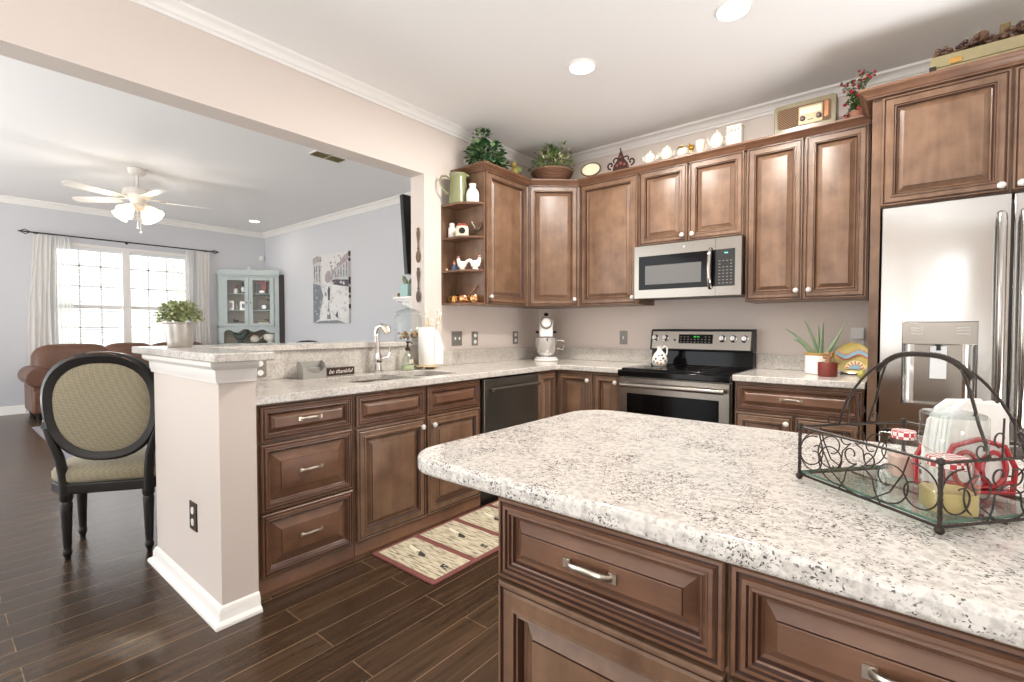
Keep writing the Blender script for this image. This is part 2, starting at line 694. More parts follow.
M_brass = mat('brass', 'c89b5a', 0.25, metal=1.0)
M_copper = mat('copper', 'd6a071', 0.2, metal=1.0)
M_redflower = mat('red_petals', 'a52338', 0.5)

# ------------------------------------------------------------------ room shell
CEIL_K, CEIL_L = 2.79, 3.02
struct(MB().box(-7.0, -7.6, -0.06, 4.9, 0.55, 0.0).build('floor', M_floor, origin=(0, 0, 0)))
struct(MB().box(-0.155, -7.6, CEIL_K, 4.9, 0.15, 2.86).build('ceiling', M_ceil))
struct(MB().box(-7.0, -7.6, CEIL_L, -0.155, 0.54, 3.09).build('ceiling_living', M_ceil))
wl = MB()
wl.box(-0.155, -7.6, 2.355, 0.0, -1.46, 3.02)
wl.box(-0.155, -1.46, 0.0, 0.0, 0.0, 3.02)
struct(wl.build('wall_left', M_wallk))
struct(MB().box(-0.155, 0.0, 0.0, 4.9, 0.15, CEIL_K).build('wall_back', M_wallk))
wp = MB()
wp.box(-0.155, -2.962, 0, 0.0, -1.461, 1.076)
wp.box(-0.185, -3.105, 0, 0.668, -2.962, 1.076)
struct(wp.build('wall_peninsula', M_wallk))
struct(MB().box(-6.85, 0.39, 0, -0.155, 0.54, CEIL_L).build('wall_living_right', M_walll))
WY0, WY1, WZ0, WZ1 = -2.63, -0.90, 0.60, 2.48
wf = MB()
wf.box(-7.0, -7.6, 0, -6.85, WY0, CEIL_L)
wf.box(-7.0, WY1, 0, -6.85, 0.39, CEIL_L)
wf.box(-7.0, WY0, 0, -6.85, WY1, WZ0)
wf.box(-7.0, WY0, WZ1, -6.85, WY1, CEIL_L)
struct(wf.build('wall_living_window', M_walll))
# rear wall behind the camera, its bare opening shaped for the refrigerator's reflection
wr = MB()
wr.box(-0.155, -7.6, 0, 2.72, -7.45, CEIL_K)
wr.box(3.42, -7.6, 0, 4.9, -7.45, CEIL_K)
wr.box(2.72, -7.6, 2.3, 3.42, -7.45, CEIL_K)
struct(wr.build('wall_rear', M_wallk))
wq = MB()
wq.box(4.9, -7.6, 0, 5.05, 0.15, CEIL_K)
struct(wq.build('wall_right', M_wallk))

crown = [(0.0, 2.722), (0.010, 2.722), (0.014, 2.736), (0.024, 2.742), (0.030, 2.758), (0.050, 2.772), (0.062, 2.776), (0.066, 2.7899), (0.0, 2.7899)]
struct(MB().sweep(crown, [(0.0005, -7.45), (0.0005, -0.0005), (4.9, -0.0005)], side=-1).build('trim_1', M_trim))
crown_l = [(o*1.25, 3.0199-(2.7899-z)*1.25) for o, z in crown]
struct(MB().sweep(crown_l, [(-6.8495, -7.6), (-6.8495, 0.3895), (-0.156, 0.3895)], side=-1).build('trim_2', M_trim))
base = [(0, 0.0), (0.036, 0.0), (0.036, 0.008), (0.031, 0.016), (0.020, 0.022), (0.017, 0.026), (0.016, 0.055), (0.012, 0.061), (0.011, 0.068), (0.005, 0.075), (0, 0.078)]
base_l = [(o, z*1.55) for o, z in base]
struct(MB().sweep(base, [(-0.1555, -2.961), (-0.1855, -2.961), (-0.1855, -3.1055), (0.6685, -3.1055), (0.6685, -2.9615)], side=-1).build('baseboard_peninsula', M_trim))
struct(MB().sweep(base_l, [(-6.8495, -7.6), (-6.8495, 0.3895), (-0.156, 0.3895)], side=-1).build('baseboard_living', M_trim))
apron = [(0, 0.985), (0.010, 0.987), (0.010, 0.998), (0.014, 1.004), (0.016, 1.040), (0.032, 1.048), (0.040, 1.058), (0.040, 1.0765), (0, 1.0765)]
struct(MB().sweep(apron, [(-0.1855, -2.961), (-0.1855, -3.1055), (0.6685, -3.1055), (0.6685, -2.9615)], side=-1).build('trim_3', M_trim))

# living-room window: frame, muntins, sill, glass
win = struct(MB().box(-6.98, WY0, WZ0, -6.87, WY0+0.05, WZ1).box(-6.98, WY1-0.05, WZ0, -6.87, WY1, WZ1).box(-6.98, WY0+0.05, WZ1-0.05, -6.87, WY1-0.05, WZ1)
             .box(-6.98, WY0+0.05, WZ0, -6.87, WY1-0.05, WZ0+0.05).box(-6.98, -1.815, WZ0+0.05, -6.86, -1.715, WZ1-0.05).build('window_1', M_trim))
for (a, b) in ((WY0+0.05, -1.815), (-1.715, WY1-0.05)):
    g = MB()
    for k in (1, 2):
        y = a+(b-a)*k/3
        g.box(-6.955, y-0.011, WZ0+0.05, -6.935, y+0.011, WZ1-0.05)
    for z in (0.91, 1.22, 1.845, 2.155):
        g.box(-6.955, a, z-0.011, -6.935, b, z+0.011)
    g.build('muntin_grid', M_trim, win)
    MB().box(-6.965, a, 1.505, -6.915, b, 1.555).build('sash_rail', M_trim, win)
    MB().box(-6.948, a, WZ0+0.05, -6.944, b, WZ1-0.05).build('window_glass', M_glass, win)
MB().box(-6.849, WY0-0.05, WZ0-0.035, -6.79, WY1+0.05, WZ0).build('window_sill', M_trim, win)

# blinds, slats open
M_slat = mat('white_slat', 'e9ebee', 0.5)
for k, (a, b) in enumerate(((WY0+0.06, -1.825), (-1.705, WY1-0.06))):
    t = thing('window_blind', ('white slatted blind on the half of the window nearer the sheer left curtain', 'white slatted blind on the half of the window nearer the blue display cabinet')[k], 'window blind', (-6.90, (a+b)/2, WZ0+0.06))
    MB().box(-6.925, a, WZ1-0.10, -6.875, b, WZ1-0.055).build('headrail', M_slat, t)
    g = MB()
    z = WZ0+0.10
    while z < WZ1-0.11:
        g.extr([(-6.922, a, z+0.004), (-6.922, a, z+0.0065), (-6.878, a, z-0.004), (-6.878, a, z-0.0065)], (0, b-a, 0))
        z += 0.048
    g.build('slats', M_slat, t, smooth=False)
    MB().box(-6.92, a, WZ0+0.06, -6.88, b, WZ0+0.085).build('bottom_rail', M_slat, t)

# ------------------------------------------------------------------ cabinet pieces
DOOR = [(0, 0.0), (0, 0.016), (0.003, 0.020), (0.008, 0.0205), (0.011, 0.0165), (0.014, 0.0165), (0.018, 0.021), (0.040, 0.021),
        (0.042, 0.0255), (0.047, 0.0265), (0.050, 0.021), (0.052, 0.021), (0.055, 0.0225), (0.058, 0.0175), (0.061, 0.009), (0.066, 0.0055),
        (0.088, 0.0170), (0.089, 0.0205), (0.092, 0.0212)]
DOOR_GL = (4, 5, 10, 13, 14, 17)
DRAW = [(0, 0.0), (0, 0.016), (0.003, 0.0195), (0.008, 0.020), (0.0105, 0.0165), (0.013, 0.0165), (0.016, 0.0215), (0.022, 0.022),
        (0.0245, 0.0175), (0.027, 0.0175), (0.030, 0.0195), (0.033, 0.0150), (0.036, 0.0135), (0.039, 0.0075), (0.043, 0.0035),
        (0.084, 0.0170), (0.085, 0.0205), (0.088, 0.0212)]
DRAW_GL = (4, 5, 8, 11, 13, 16)

def scale_rings(rings, w, h):
    lim = min(w, h)/2-0.020
    k0 = 0.043
    if rings[-1][0] <= lim:
        return rings
    out = []
    for i, d in rings:                    # only the bevel gets narrower on small fronts
        if i > k0:
            i = k0+(i-k0)*(lim-k0)/(rings[-1][0]-k0) if lim > k0 else i*lim/rings[-1][0]
        elif lim <= k0:
            i = i*lim/rings[-1][0]
        out.append((i, d))
    return out

def door(T, a0, z0, a1, z1, parent, name='door', style='door', horiz=False):
    rings, gl = (DOOR, DOOR_GL) if style == 'door' else (DRAW, DRAW_GL)
    m = MB(T)
    m.panel(a0, z0, a1, z1, scale_rings(rings, a1-a0, z1-z0), gl)
    return m.build(name, [M_wh if horiz else M_wv, M_glaze], parent, ang=20)

def knob(T, a, z, parent):
    m = MB(T)
    m.lathe([(0, 0.0), (0.006, 0.0), (0.0055, 0.008), (0.008, 0.012), (0.0145, 0.018), (0.0165, 0.024), (0.013, 0.030), (0.006, 0.033), (0, 0.0335)],
            (a, 0.0205, z), 14, axis_to((0, 1, 0)))
    k = m.build('knob', M_knob, parent)
    return k

def pull(T, a, z, parent, half=0.05, lift=0.021):
    m = MB(T)
    pts = []
    for i in range(13):
        t = -1+2*i/12
        pts.append((a+half*t, 0.02+lift*(1-abs(t)**5)+0.001, z+0.004*(1-t*t)))
    m.tube(pts, [0.0062+0.0012*abs(-1+2*i/12)**4 for i in range(13)], 10, flat=0.55)
    for sgn in (-1, 1):
        m.box(a+sgn*half-0.008, 0.0195, z-0.0085, a+sgn*half+0.008, 0.0255, z+0.0085)
    return m.build('handle', M_nickel, parent)

CORNICE = [(-0.02, 2.398), (0.023, 2.398), (0.025, 2.403), (0.032, 2.406), (0.037, 2.415), (0.050, 2.427), (0.056, 2.430), (0.060, 2.435), (0.060, 2.446), (-0.02, 2.446)]
def cornice(path, parent, side=1, dz=0.0, k=1.0):
    p = [(o*k if o > 0 else o, z+dz) for o, z in CORNICE]
    return MB().sweep(p, path, side=side).build('crown_molding', M_wh, parent)

# frames: left run faces +x, back run faces -y, island faces -y
def TL(x): return frame((x, 0, 0), (0, 1, 0), (1, 0, 0))
def TB(y): return frame((0, y, 0), (1, 0, 0), (0, -1, 0))
FOOT = [(0, 0.020), (0.006, 0.020), (0.008, 0.030), (0.005, 0.038), (0.004, 0.078), (0.002, 0.084), (0, 0.088)]

# --- drawer base cabinet beside the half wall
t = thing('base_cabinet', 'brown base cabinet of three drawers beside the beige half wall', 'cabinet', (0.3, -2.71, 0))
MB().box(0.022, -2.955, 0.0, 0.61, -2.466, 0.8755).build('body', M_wv, t)
MB().sweep(FOOT, [(0.61, -2.955), (0.61, -2.466)], side=-1).build('base_molding', M_wh, t)
for z0, z1 in ((0.705, 0.862), (0.392, 0.692), (0.098, 0.380)):
    d = door(TL(0.61), -2.926, z0, -2.476, z1, t, 'drawer', 'draw', True)
    pull(TL(0.61), -2.700, (z0+z1)/2+0.004, d)
# --- sink base
t = thing('base_cabinet', 'wide brown sink cabinet of two doors under two false drawer fronts', 'cabinet', (0.3, -1.99, 0))
MB().box(0.59, -2.462, 0.0, 0.61, -1.515, 0.8755).box(0.022, -2.462, 0, 0.59, -2.446, 0.8755).box(0.022, -1.531, 0, 0.59, -1.515, 0.8755).box(0.022, -2.446, 0, 0.59, -1.531, 0.02).build('body', M_wv, t)
MB().sweep(FOOT, [(0.61, -2.462), (0.61, -1.515)], side=-1).build('base_molding', M_wh, t)
for a, b, kz in ((-2.450, -1.994, -2.03), (-1.976, -1.527, -1.942)):
    door(TL(0.61), a, 0.697, b, 0.860, t, 'drawer_front', 'draw', True)
    d = door(TL(0.61), a, 0.100, b, 0.684, t)
    knob(TL(0.61), kz, 0.635, d)
# --- dishwasher
t = thing('dishwasher', 'dark slate dishwasher with a bar handle under the left counter', 'dishwasher', (0.3, -1.195, 0))
MB().box(0.03, -1.505, 0.09, 0.60, -0.888, 0.8755).build('body', M_blackp, t)
MB().box(0.605, -1.497, 0.105, 0.640, -0.893, 0.862).build('door', M_slate, t, bevel=0.004)
MB().box(0.56, -1.50, 0.0, 0.585, -0.89, 0.088).build('kick_plate', M_blackp, t)
m = MB()
m.tube([(0.682, -1.455, 0.795), (0.682, -0.935, 0.795)], 0.0125, 12)
h = m.build('handle', M_slate, t)
for y in (-1.44, -0.95):
    MB().lathe([(0, 0), (0.011, 0), (0.011, 0.05), (0, 0.05)], (0.638, y, 0.795), 10, axis_to((1, 0, 0))).build('handle_post', M_slate, h)
MB().lathe([(0, 0), (0.0135, 0), (0.0135, 0.006), (0, 0.008)], (0.682, -1.453, 0.795), 14, axis_to((0, -1, 0))).build('end_cap', M_chrome, h)
# --- corner base with the lazy-susan doors
t = thing('corner_base_cabinet', 'brown corner base cabinet with folding door under the stand mixer', 'cabinet', (0.35, -0.35, 0))
MB().prism([(0.022, -0.884), (0.61, -0.884), (0.61, -0.61), (0.958, -0.61), (0.958, -0.022), (0.022, -0.022)], 0, 0.8755).build('body', M_wv, t)
MB().sweep(FOOT, [(0.61, -0.884), (0.61, -0.61), (0.958, -0.61)], side=-1).build('base_molding', M_wh, t)
door(TL(0.61), -0.874, 0.100, -0.640, 0.862, t)
d = door(TB(-0.61), 0.640, 0.100, 0.948, 0.862, t)
knob(TB(-0.61), 0.920, 0.805, d)
t = thing('base_cabinet', 'narrow brown base cabinet with one door left of the stove', 'cabinet', (1.07, -0.3, 0))
MB().box(0.960, -0.61, 0, 1.188, -0.022, 0.8755).build('body', M_wv, t)
MB().sweep(FOOT, [(0.960, -0.61), (1.188, -0.61)], side=-1).build('base_molding', M_wh, t)
d = door(TB(-0.61), 0.966, 0.100, 1.182, 0.862, t)
knob(TB(-0.61), 1.155, 0.805, d)
# --- right of the stove
t = thing('base_cabinet', 'brown base cabinet with a wide drawer over two doors, right of the stove', 'cabinet', (2.3, -0.3, 0))
MB().box(1.970, -0.61, 0, 2.630, -0.022, 0.8755).build('body', M_wv, t)
MB().sweep(FOOT, [(1.970, -0.61), (2.630, -0.61)], side=-1).build('base_molding', M_wh, t)
d = door(TB(-0.61), 1.976, 0.695, 2.624, 0.862, t, 'drawer', 'draw', True)
pull(TB(-0.61), 2.285, 0.782, d)
for a, b, kx in ((1.976, 2.292, 2.262), (2.308, 2.624, 2.340)):
    d = door(TB(-0.61), a, 0.100, b, 0.683, t)
    knob(TB(-0.61), kx, 0.640, d)

# ------------------------------------------------------------------ countertops
def arcpts(c, r, a0, a1, n=8):
    return [(c[0]+r*cos(a0+(a1-a0)*i/n), c[1]+r*sin(a0+(a1-a0)*i/n)) for i in range(n+1)]
def rrect(x0, y0, x1, y1, r, n=6):
    return arcpts((x1-r, y0+r), r, -pi/2, 0, n)+arcpts((x1-r, y1-r), r, 0, pi/2, n)+arcpts((x0+r, y1-r), r, pi/2, pi, n)+arcpts((x0+r, y0+r), r, pi, 1.5*pi, n)

HOLES = [rrect(0.17, -2.385, 0.545, -1.975, 0.07), rrect(0.17, -1.945, 0.545, -1.625, 0.07)]
ct = MB()
ct.holed([(0.001, -2.961), (0.648, -2.961), (0.648, -0.668), (0.668, -0.648), (1.192, -0.648), (1.192, -0.001), (0.001, -0.001)], HOLES, 0.876, 0.914)
tag(ct.build('countertop', M_gr, bevel=0.004), 'L-shaped speckled grey granite countertop holding the sink and mixer', 'countertop')
tag(MB().box(1.962, -0.648, 0.876, 2.636, -0.001, 0.914).build('countertop', M_gr, bevel=0.004), 'short granite countertop between the stove and the refrigerator', 'countertop')
tag(MB().box(0.0005, -2.960, 0.9145, 0.020, -1.470, 1.076).build('backsplash', M_gr, bevel=0.002), 'tall granite backsplash behind the sink, under the raised bar', 'backsplash')
tag(MB().box(0.0005, -1.468, 0.9145, 0.020, -0.021, 1.030).build('backsplash', M_gr, bevel=0.002), 'low granite backsplash on the left wall under the three plates', 'backsplash')
tag(MB().box(0.0005, -0.020, 0.9145, 1.192, -0.0005, 1.022).build('backsplash', M_gr, bevel=0.002), 'low granite backsplash behind the mixer, left of the stove', 'backsplash')
tag(MB().box(1.962, -0.020, 0.9145, 2.636, -0.0005, 1.015).build('backsplash', M_gr, bevel=0.002), 'low granite backsplash behind the aloe pot', 'backsplash')
bar = [(-0.34, -3.162)]+arcpts((0.775, -3.142), 0.02, -pi/2, 0, 4)+[(0.795, -2.935), (0.040, -2.935), (0.040, -1.463), (-0.34, -1.463)]
tag(MB().prism(bar, 1.0768, 1.112).build('bar_countertop', M_gr, bevel=0.005), 'raised L-shaped granite bar top on the half wall', 'countertop')

# --- sink: two steel bowls
t = thing('kitchen_sink', 'double-bowl stainless steel sink set in the left counter', 'sink', (0.36, -2.0, 0.70))
for hole, dep in ((HOLES[0], 0.19), (HOLES[1], 0.19)):
    cx = sum(p[0] for p in hole)/len(hole)
    cy = sum(p[1] for p in hole)/len(hole)
    m = MB()
    def lp(k, z):
        return m.vs([(cx+(x-cx)*k, cy+(y-cy)*k, z) for x, y in hole])
    loops = [lp(1.04, 0.8757), lp(1.0, 0.8757), lp(0.995, 0.872), lp(0.96, 0.876-dep), lp(0.88, 0.876-dep-0.012), lp(0.12, 0.876-dep-0.018)]
    for a, b in zip(loops, loops[1:]):
        for i in range(len(a)):
            m.f([a[i], a[(i+1) % len(a)], b[(i+1) % len(a)], b[i]])
    m.f(loops[-1])
    bowl = m.build('bowl', M_steelh, t)
    MB().lathe([(0, 0.006), (0.035, 0.006), (0.04, 0.003), (0.042, 0.0)], (cx, cy, 0.876-dep-0.018), 20).build('drain', M_chrome, bowl)

# --- faucet
t = thing('kitchen_faucet', 'tall chrome pull-down faucet behind the sink', 'faucet', (0.095, -1.945, 0.9145))
MB().lathe([(0, 0), (0.033, 0), (0.033, 0.008), (0.026, 0.016), (0.024, 0.06), (0.028, 0.066), (0.028, 0.10), (0.022, 0.115), (0.020, 0.13), (0, 0.13)], (0.095, -1.945, 0.9145), 20).build('body', M_chrome, t)
m = MB()
pts = [(0.095, -1.945, 1.04), (0.094, -1.947, 1.10), (0.092, -1.950, 1.155), (0.093, -1.950, 1.185), (0.102, -1.945, 1.208), (0.122, -1.935, 1.220), (0.140, -1.926, 1.214)]
m.tube(pts, [0.017, 0.0165, 0.017, 0.018, 0.020, 0.021, 0.021], 14)
m.build('spout', M_chrome, t)
MB().tube([(0.138, -1.927, 1.216), (0.154, -1.919, 1.198), (0.164, -1.914, 1.176)], [0.0225, 0.026, 0.025], 14).build('spray_head', M_nickel, t)
m = MB()
m.tube([(0.095, -1.92, 1.005), (0.105, -1.885, 1.01)], 0.017, 12)
m.tube([(0.108, -1.880, 1.012), (0.115, -1.868, 1.05), (0.120, -1.862, 1.085)], [0.010, 0.007, 0.008], 10)
m.build('lever_handle', M_chrome, t)

# ------------------------------------------------------------------ range
t = thing('electric_range', 'stainless freestanding range with black glass cooktop', 'range', (1.577, -0.33, 0))
X0, X1 = 1.197, 1.957
MB().box(X0, -0.625, 0.0, X1, -0.02, 0.895).build('body', M_slate, t)
m = MB()
m.box(X0-0.003, -0.688, 0.862, X1+0.003, -0.625, 0.908)
m.box(X0-0.003, -0.625, 0.896, X1+0.003, -0.10, 0.918)
ck = m.build('cooktop', M_black, t, bevel=0.008, seg=3)
M_burner = mat('burner_ring_print', '2e2c2c', 0.12)
for bx, by, br_ in ((1.38, -0.47, 0.105), (1.77, -0.47, 0.085), (1.38, -0.23, 0.08), (1.77, -0.23, 0.10)):
    g = MB()
    for rr_ in (br_, br_*0.72):
        g.lathe([(rr_-0.003, 0.0002), (rr_-0.003, 0.0009), (rr_, 0.0009), (rr_, 0.0002)], (bx, by, 0.918), 40)
    g.build('burner_ring', M_burner, ck)
# oven door with window
m = MB()
m.box(X0+0.004, -0.672, 0.19, X0+0.065, -0.626, 0.852)
m.box(X1-0.065, -0.672, 0.19, X1-0.004, -0.626, 0.852)
m.box(X0+0.065, -0.672, 0.745, X1-0.065, -0.626, 0.852)
m.box(X0+0.065, -0.672, 0.19, X1-0.065, -0.626, 0.29)
od = m.build('oven_door', M_steelh, t)
MB().box(X0+0.065, -0.669, 0.29, X1-0.065, -0.640, 0.745).build('oven_window', M_black, od)
m = MB()
m.tube([(X0+0.035, -0.716, 0.806), (X1-0.025, -0.716, 0.806)], 0.0165, 14)
for x in (X0+0.06, X1-0.06):
    m.box(x-0.012, -0.72, 0.796, x+0.012, -0.671, 0.820)
m.build('oven_handle', M_steelh, od)
MB().box(X0+0.004, -0.668, 0.055, X1-0.004, -0.626, 0.18).build('storage_drawer', M_steelh, t, bevel=0.004)
MB().box(X0+0.02, -0.60, 0.0, X1-0.02, -0.59, 0.05).build('kick_plate', M_blackp, t)
# backguard
MB().extr([(X0, -0.10, 0.9185), (X0, -0.085, 1.05), (X0, -0.02, 1.05), (X0, -0.02, 0.9185)], (X1-X0, 0, 0)).build('riser', M_black, t, bevel=0.003)
MB().extr([(X0-0.004, -0.118, 1.03), (X0-0.004, -0.122, 1.04), (X0-0.004, -0.092, 1.185), (X0-0.004, -0.080, 1.196), (X0-0.004, -0.02, 1.196), (X0-0.004, -0.02, 1.03)], (X1-X0+0.008, 0, 0)).build('backguard_shell', M_blackp, t, bevel=0.003)
tilt = math.atan2(0.030, 0.145)
BG = Matrix.Translation((0, -0.1235, 1.04)) @ RX(-tilt)
pan = MB(BG).box(X0+0.012, -0.003, 0.002, X1-0.012, 0.003, 0.143).build('control_panel', M_steelh, t, bevel=0.002)
MB(BG).box(1.425, -0.0055, 0.048, 1.680, -0.0032, 0.118).build('display', M_black, pan)
M_green_led = mat('green_clock_digits', '36c236', 0.4, emit='36ff5a', estr=0.35)
m = MB(BG)
for i, x in enumerate((1.540, 1.551, 1.565, 1.576)):
    m.box(x, -0.0065, 0.095, x+0.006, -0.0056, 0.104)
m.build('clock_digits', M_green_led, pan)
M_key = mat('grey_key_print', 'a8a6a2', 0.5)
m = MB(BG)
for i in range(9):
    for j in range(3):
        if j == 2 and 3 <= i <= 6:
            continue
        m.box(1.437+i*0.0265, -0.0062, 0.056+j*0.020, 1.449+i*0.0265, -0.0056, 0.062+j*0.020)
m.build('keypad', mat('dim_oven_keys', '7d7a76', 0.5), pan)
for x in (1.236, 1.318, 1.748, 1.825, 1.902):
    kz = 0.086
    MB(BG).lathe([(0, 0.003), (0.027, 0.003), (0.027, 0.008), (0.021, 0.011), (0.019, 0.032), (0.016, 0.036), (0, 0.036)], (x, 0, kz), 20, axis_to((0, -1, 0))).box(x-0.003, -0.040, kz-0.017, x+0.003, -0.0355, kz+0.017).build('control_knob', M_chrome, pan)
MB(BG).lathe([(0, 0.003), (0.009, 0.003), (0.009, 0.0045), (0, 0.0045)], (1.393, 0, 0.073), 16, axis_to((0, -1, 0))).build('emblem', M_blackp, pan)

# ------------------------------------------------------------------ microwave
t = thing('microwave', 'stainless over-the-range microwave with black window and keypad', 'microwave', (1.567, -0.2, 1.429))
A0, A1, Z0, Z1 = 1.190, 1.948, 1.429, 1.819
MB().box(A0+0.004, -0.372, Z0+0.004, A1-0.004, -0.002, Z1).build('body', M_blackp, t)
m = MB()
m.box(A0, -0.408, Z1-0.078, A1-0.167, -0.373, Z1)
m.box(A0, -0.408, Z0, A1-0.167, -0.373, Z0+0.062)
m.box(A0, -0.408, Z0+0.062, A0+0.035, -0.373, Z1-0.078)
dr = m.build('door', M_steelh, t)
MB().box(A0+0.035, -0.406, Z0+0.062, A1-0.167, -0.374, Z1-0.078).build('door_glass', M_black, dr)
M_mesh = mat('grey_window_screen', '5a5856', 0.25)
MB().box(A0+0.085, -0.4072, Z0+0.100, A1-0.262, -0.4062, Z1-0.150).build('window_screen', M_mesh, dr)
m = MB()
m.tube([(A1-0.198, -0.405, Z0+0.055), (A1-0.198, -0.428, Z0+0.072), (A1-0.198, -0.440, Z0+0.12), (A1-0.198, -0.445, (Z0+Z1)/2), (A1-0.198, -0.440, Z1-0.13), (A1-0.198, -0.428, Z1-0.09), (A1-0.198, -0.405, Z1-0.072)], 0.016, 12)
m.build('door_handle', M_steel, dr)
m = MB()
m.box(A1-0.165, -0.408, Z0, A1, -0.373, Z0+0.062)
m.box(A1-0.165, -0.408, Z1-0.078, A1, -0.373, Z1)
m.box(A1-0.040, -0.408, Z0+0.062, A1, -0.373, Z1-0.078)
cp = m.build('control_fascia', M_steelh, t)
MB().box(A1-0.165, -0.4065, Z0+0.062, A1-0.040, -0.374, Z1-0.078).build('keypad_panel', M_blackp, cp)
M_teal = mat('teal_display', '5fb0a0', 0.4, emit='66d8c0', estr=0.5)
MB().box(A1-0.108, -0.4078, Z1-0.108, A1-0.086, -0.4068, Z1-0.100).build('display_digits', M_teal, cp)
m = MB()
for i in range(4):
    for j in range(8):
        if (j == 6 and i in (1, 2)):
            continue
        x = A1-0.146+i*0.025
        z = Z0+0.080+j*0.0215
        m.box(x, -0.4076, z, x+0.013, -0.4068, z+0.006)
m.build('keys', mat('dim_key_print', '74716c', 0.5), cp)
MB().lathe([(0, 0), (0.010, 0), (0.010, 0.002), (0, 0.002)], (1.567, -0.408, Z1-0.034), 20, axis_to((0, -1, 0))).build('emblem', M_chrome, dr)

# ------------------------------------------------------------------ upper cabinets
ZB, ZT, ZTOP = 1.390, 2.400, 2.443
t = thing('wall_cabinet', 'dark brown upper cabinet on the left wall beside the open end shelves', 'cabinet', (0.15, -0.87, ZB))
MB().box(0.001, -1.134, ZB, 0.305, -0.612, ZTOP).build('body', M_wv, t)
d = door(TL(0.305), -1.122, ZB+0.006, -0.626, ZT, t)
knob(TL(0.305), -1.092, ZB+0.058, d)
cornice([(0.001, -1.134), (0.305, -1.134), (0.305, -0.607)], t, side=-1)
# corner upper, diagonal face
t = thing('corner_wall_cabinet', 'diagonal corner upper cabinet with a tall panelled door', 'cabinet', (0.25, -0.25, ZB))
dA, dB = Vector((0.307, -0.607)), Vector((0.645, -0.308))
MB().prism([(0.001, -0.609), tuple(dA), tuple(dB), (0.648, -0.001), (0.001, -0.001)], ZB, ZTOP).build('body', M_wv, t)
du = (dB-dA).normalized()
dn = Vector((du.y, -du.x))
TD = frame((dA.x, dA.y, 0), (du.x, du.y, 0), (dn.x, dn.y, 0))
L = (dB-dA).length
d = door(TD, 0.018, ZB+0.006, L-0.018, ZT, t)
knob(TD, L-0.05, ZB+0.058, d)
cornice([(dA.x+0.0, dA.y+0.0), (dB.x, dB.y)], t, side=-1, k=0.75)
t = thing('wall_cabinet', 'brown single-door upper cabinet between the diagonal corner cabinet and microwave', 'cabinet', (0.91, -0.15, ZB))
MB().box(0.650, -0.305, ZB, 1.177, -0.001, ZTOP).build('body', M_wv, t)
d = door(TB(-0.305), 0.660, ZB+0.006, 1.170, ZT, t)
knob(TB(-0.305), 1.140, ZB+0.055, d)
cornice([(0.655, -0.305), (1.178, -0.305)], t, side=-1)
t = thing('wall_cabinet', 'short two-door upper cabinet above the microwave', 'cabinet', (1.56, -0.15, 1.835))
MB().box(1.180, -0.305, 1.832, 1.943, -0.001, ZTOP).build('body', M_wv, t)
d = door(TB(-0.305), 1.186, 1.838, 1.555, ZT, t)
knob(TB(-0.305), 1.526, 1.882, d)
d = door(TB(-0.305), 1.569, 1.838, 1.937, ZT, t)
knob(TB(-0.305), 1.598, 1.882, d)
cornice([(1.179, -0.305), (1.944, -0.305)], t, side=-1)
t = thing('wall_cabinet', 'tall two-door upper cabinet between the microwave and refrigerator', 'cabinet', (2.29, -0.15, ZB))
MB().box(1.947, -0.305, ZB-0.006, 2.620, -0.001, ZTOP).build('body', M_wv, t)
d = door(TB(-0.305), 1.955, ZB, 2.283, ZT, t)
knob(TB(-0.305), 2.254, ZB+0.055, d)
d = door(TB(-0.305), 2.295, ZB, 2.614, ZT, t)
knob(TB(-0.305), 2.324, ZB+0.055, d)
cornice([(1.945, -0.305), (2.619, -0.305)], t, side=-1)
# refrigerator surround
t = thing('refrigerator_cabinet', 'deep two-door cabinet above the refrigerator with a full-height side panel', 'cabinet', (3.15, -0.33, 0))
MB().box(2.645, -0.660, 0.0, 2.686, -0.001, 2.42).build('side_panel', M_wv, t)
MB().box(2.687, -0.660, 1.832, 3.64, -0.001, 2.42).build('body', M_wv, t)
for a, b, kx in ((2.688, 3.156, 3.130), (3.168, 3.636, 3.196)):
    d = door(TB(-0.660), a, 1.838, b, 2.392, t)
    knob(TB(-0.660), kx, 1.862, d)
cornice([(2.645, -0.375), (2.645, -0.660), (3.66, -0.660)], t, side=-1, dz=0.005)
MB().box(2.645, -0.66, 2.42, 3.64, -0.001, 2.4485).build('top_board', M_wv, t)

# --- open end shelf unit on the left wall
t = thing('corner_shelf_unit', 'open brown end shelf unit of four clipped-corner shelves', 'shelf', (0.15, -1.21, ZB))
MB().box(0.0005, -1.292, 1.385, 0.014, -1.1485, 2.152).build('back_panel', M_wv, t)
MB().box(0.0005, -1.1480, 1.385, 0.318, -1.1355, 2.152).build('side_panel', M_wv, t)
SHELF_Z = (1.398, 1.648, 1.900, 2.152)
for z in SHELF_Z:
    MB().prism([(0.0142, -1.292), (0.200, -1.292), (0.318, -1.190), (0.318, -1.1485), (0.0142, -1.1485)], z-0.016, z).build('shelf', M_wh, t, bevel=0.002)

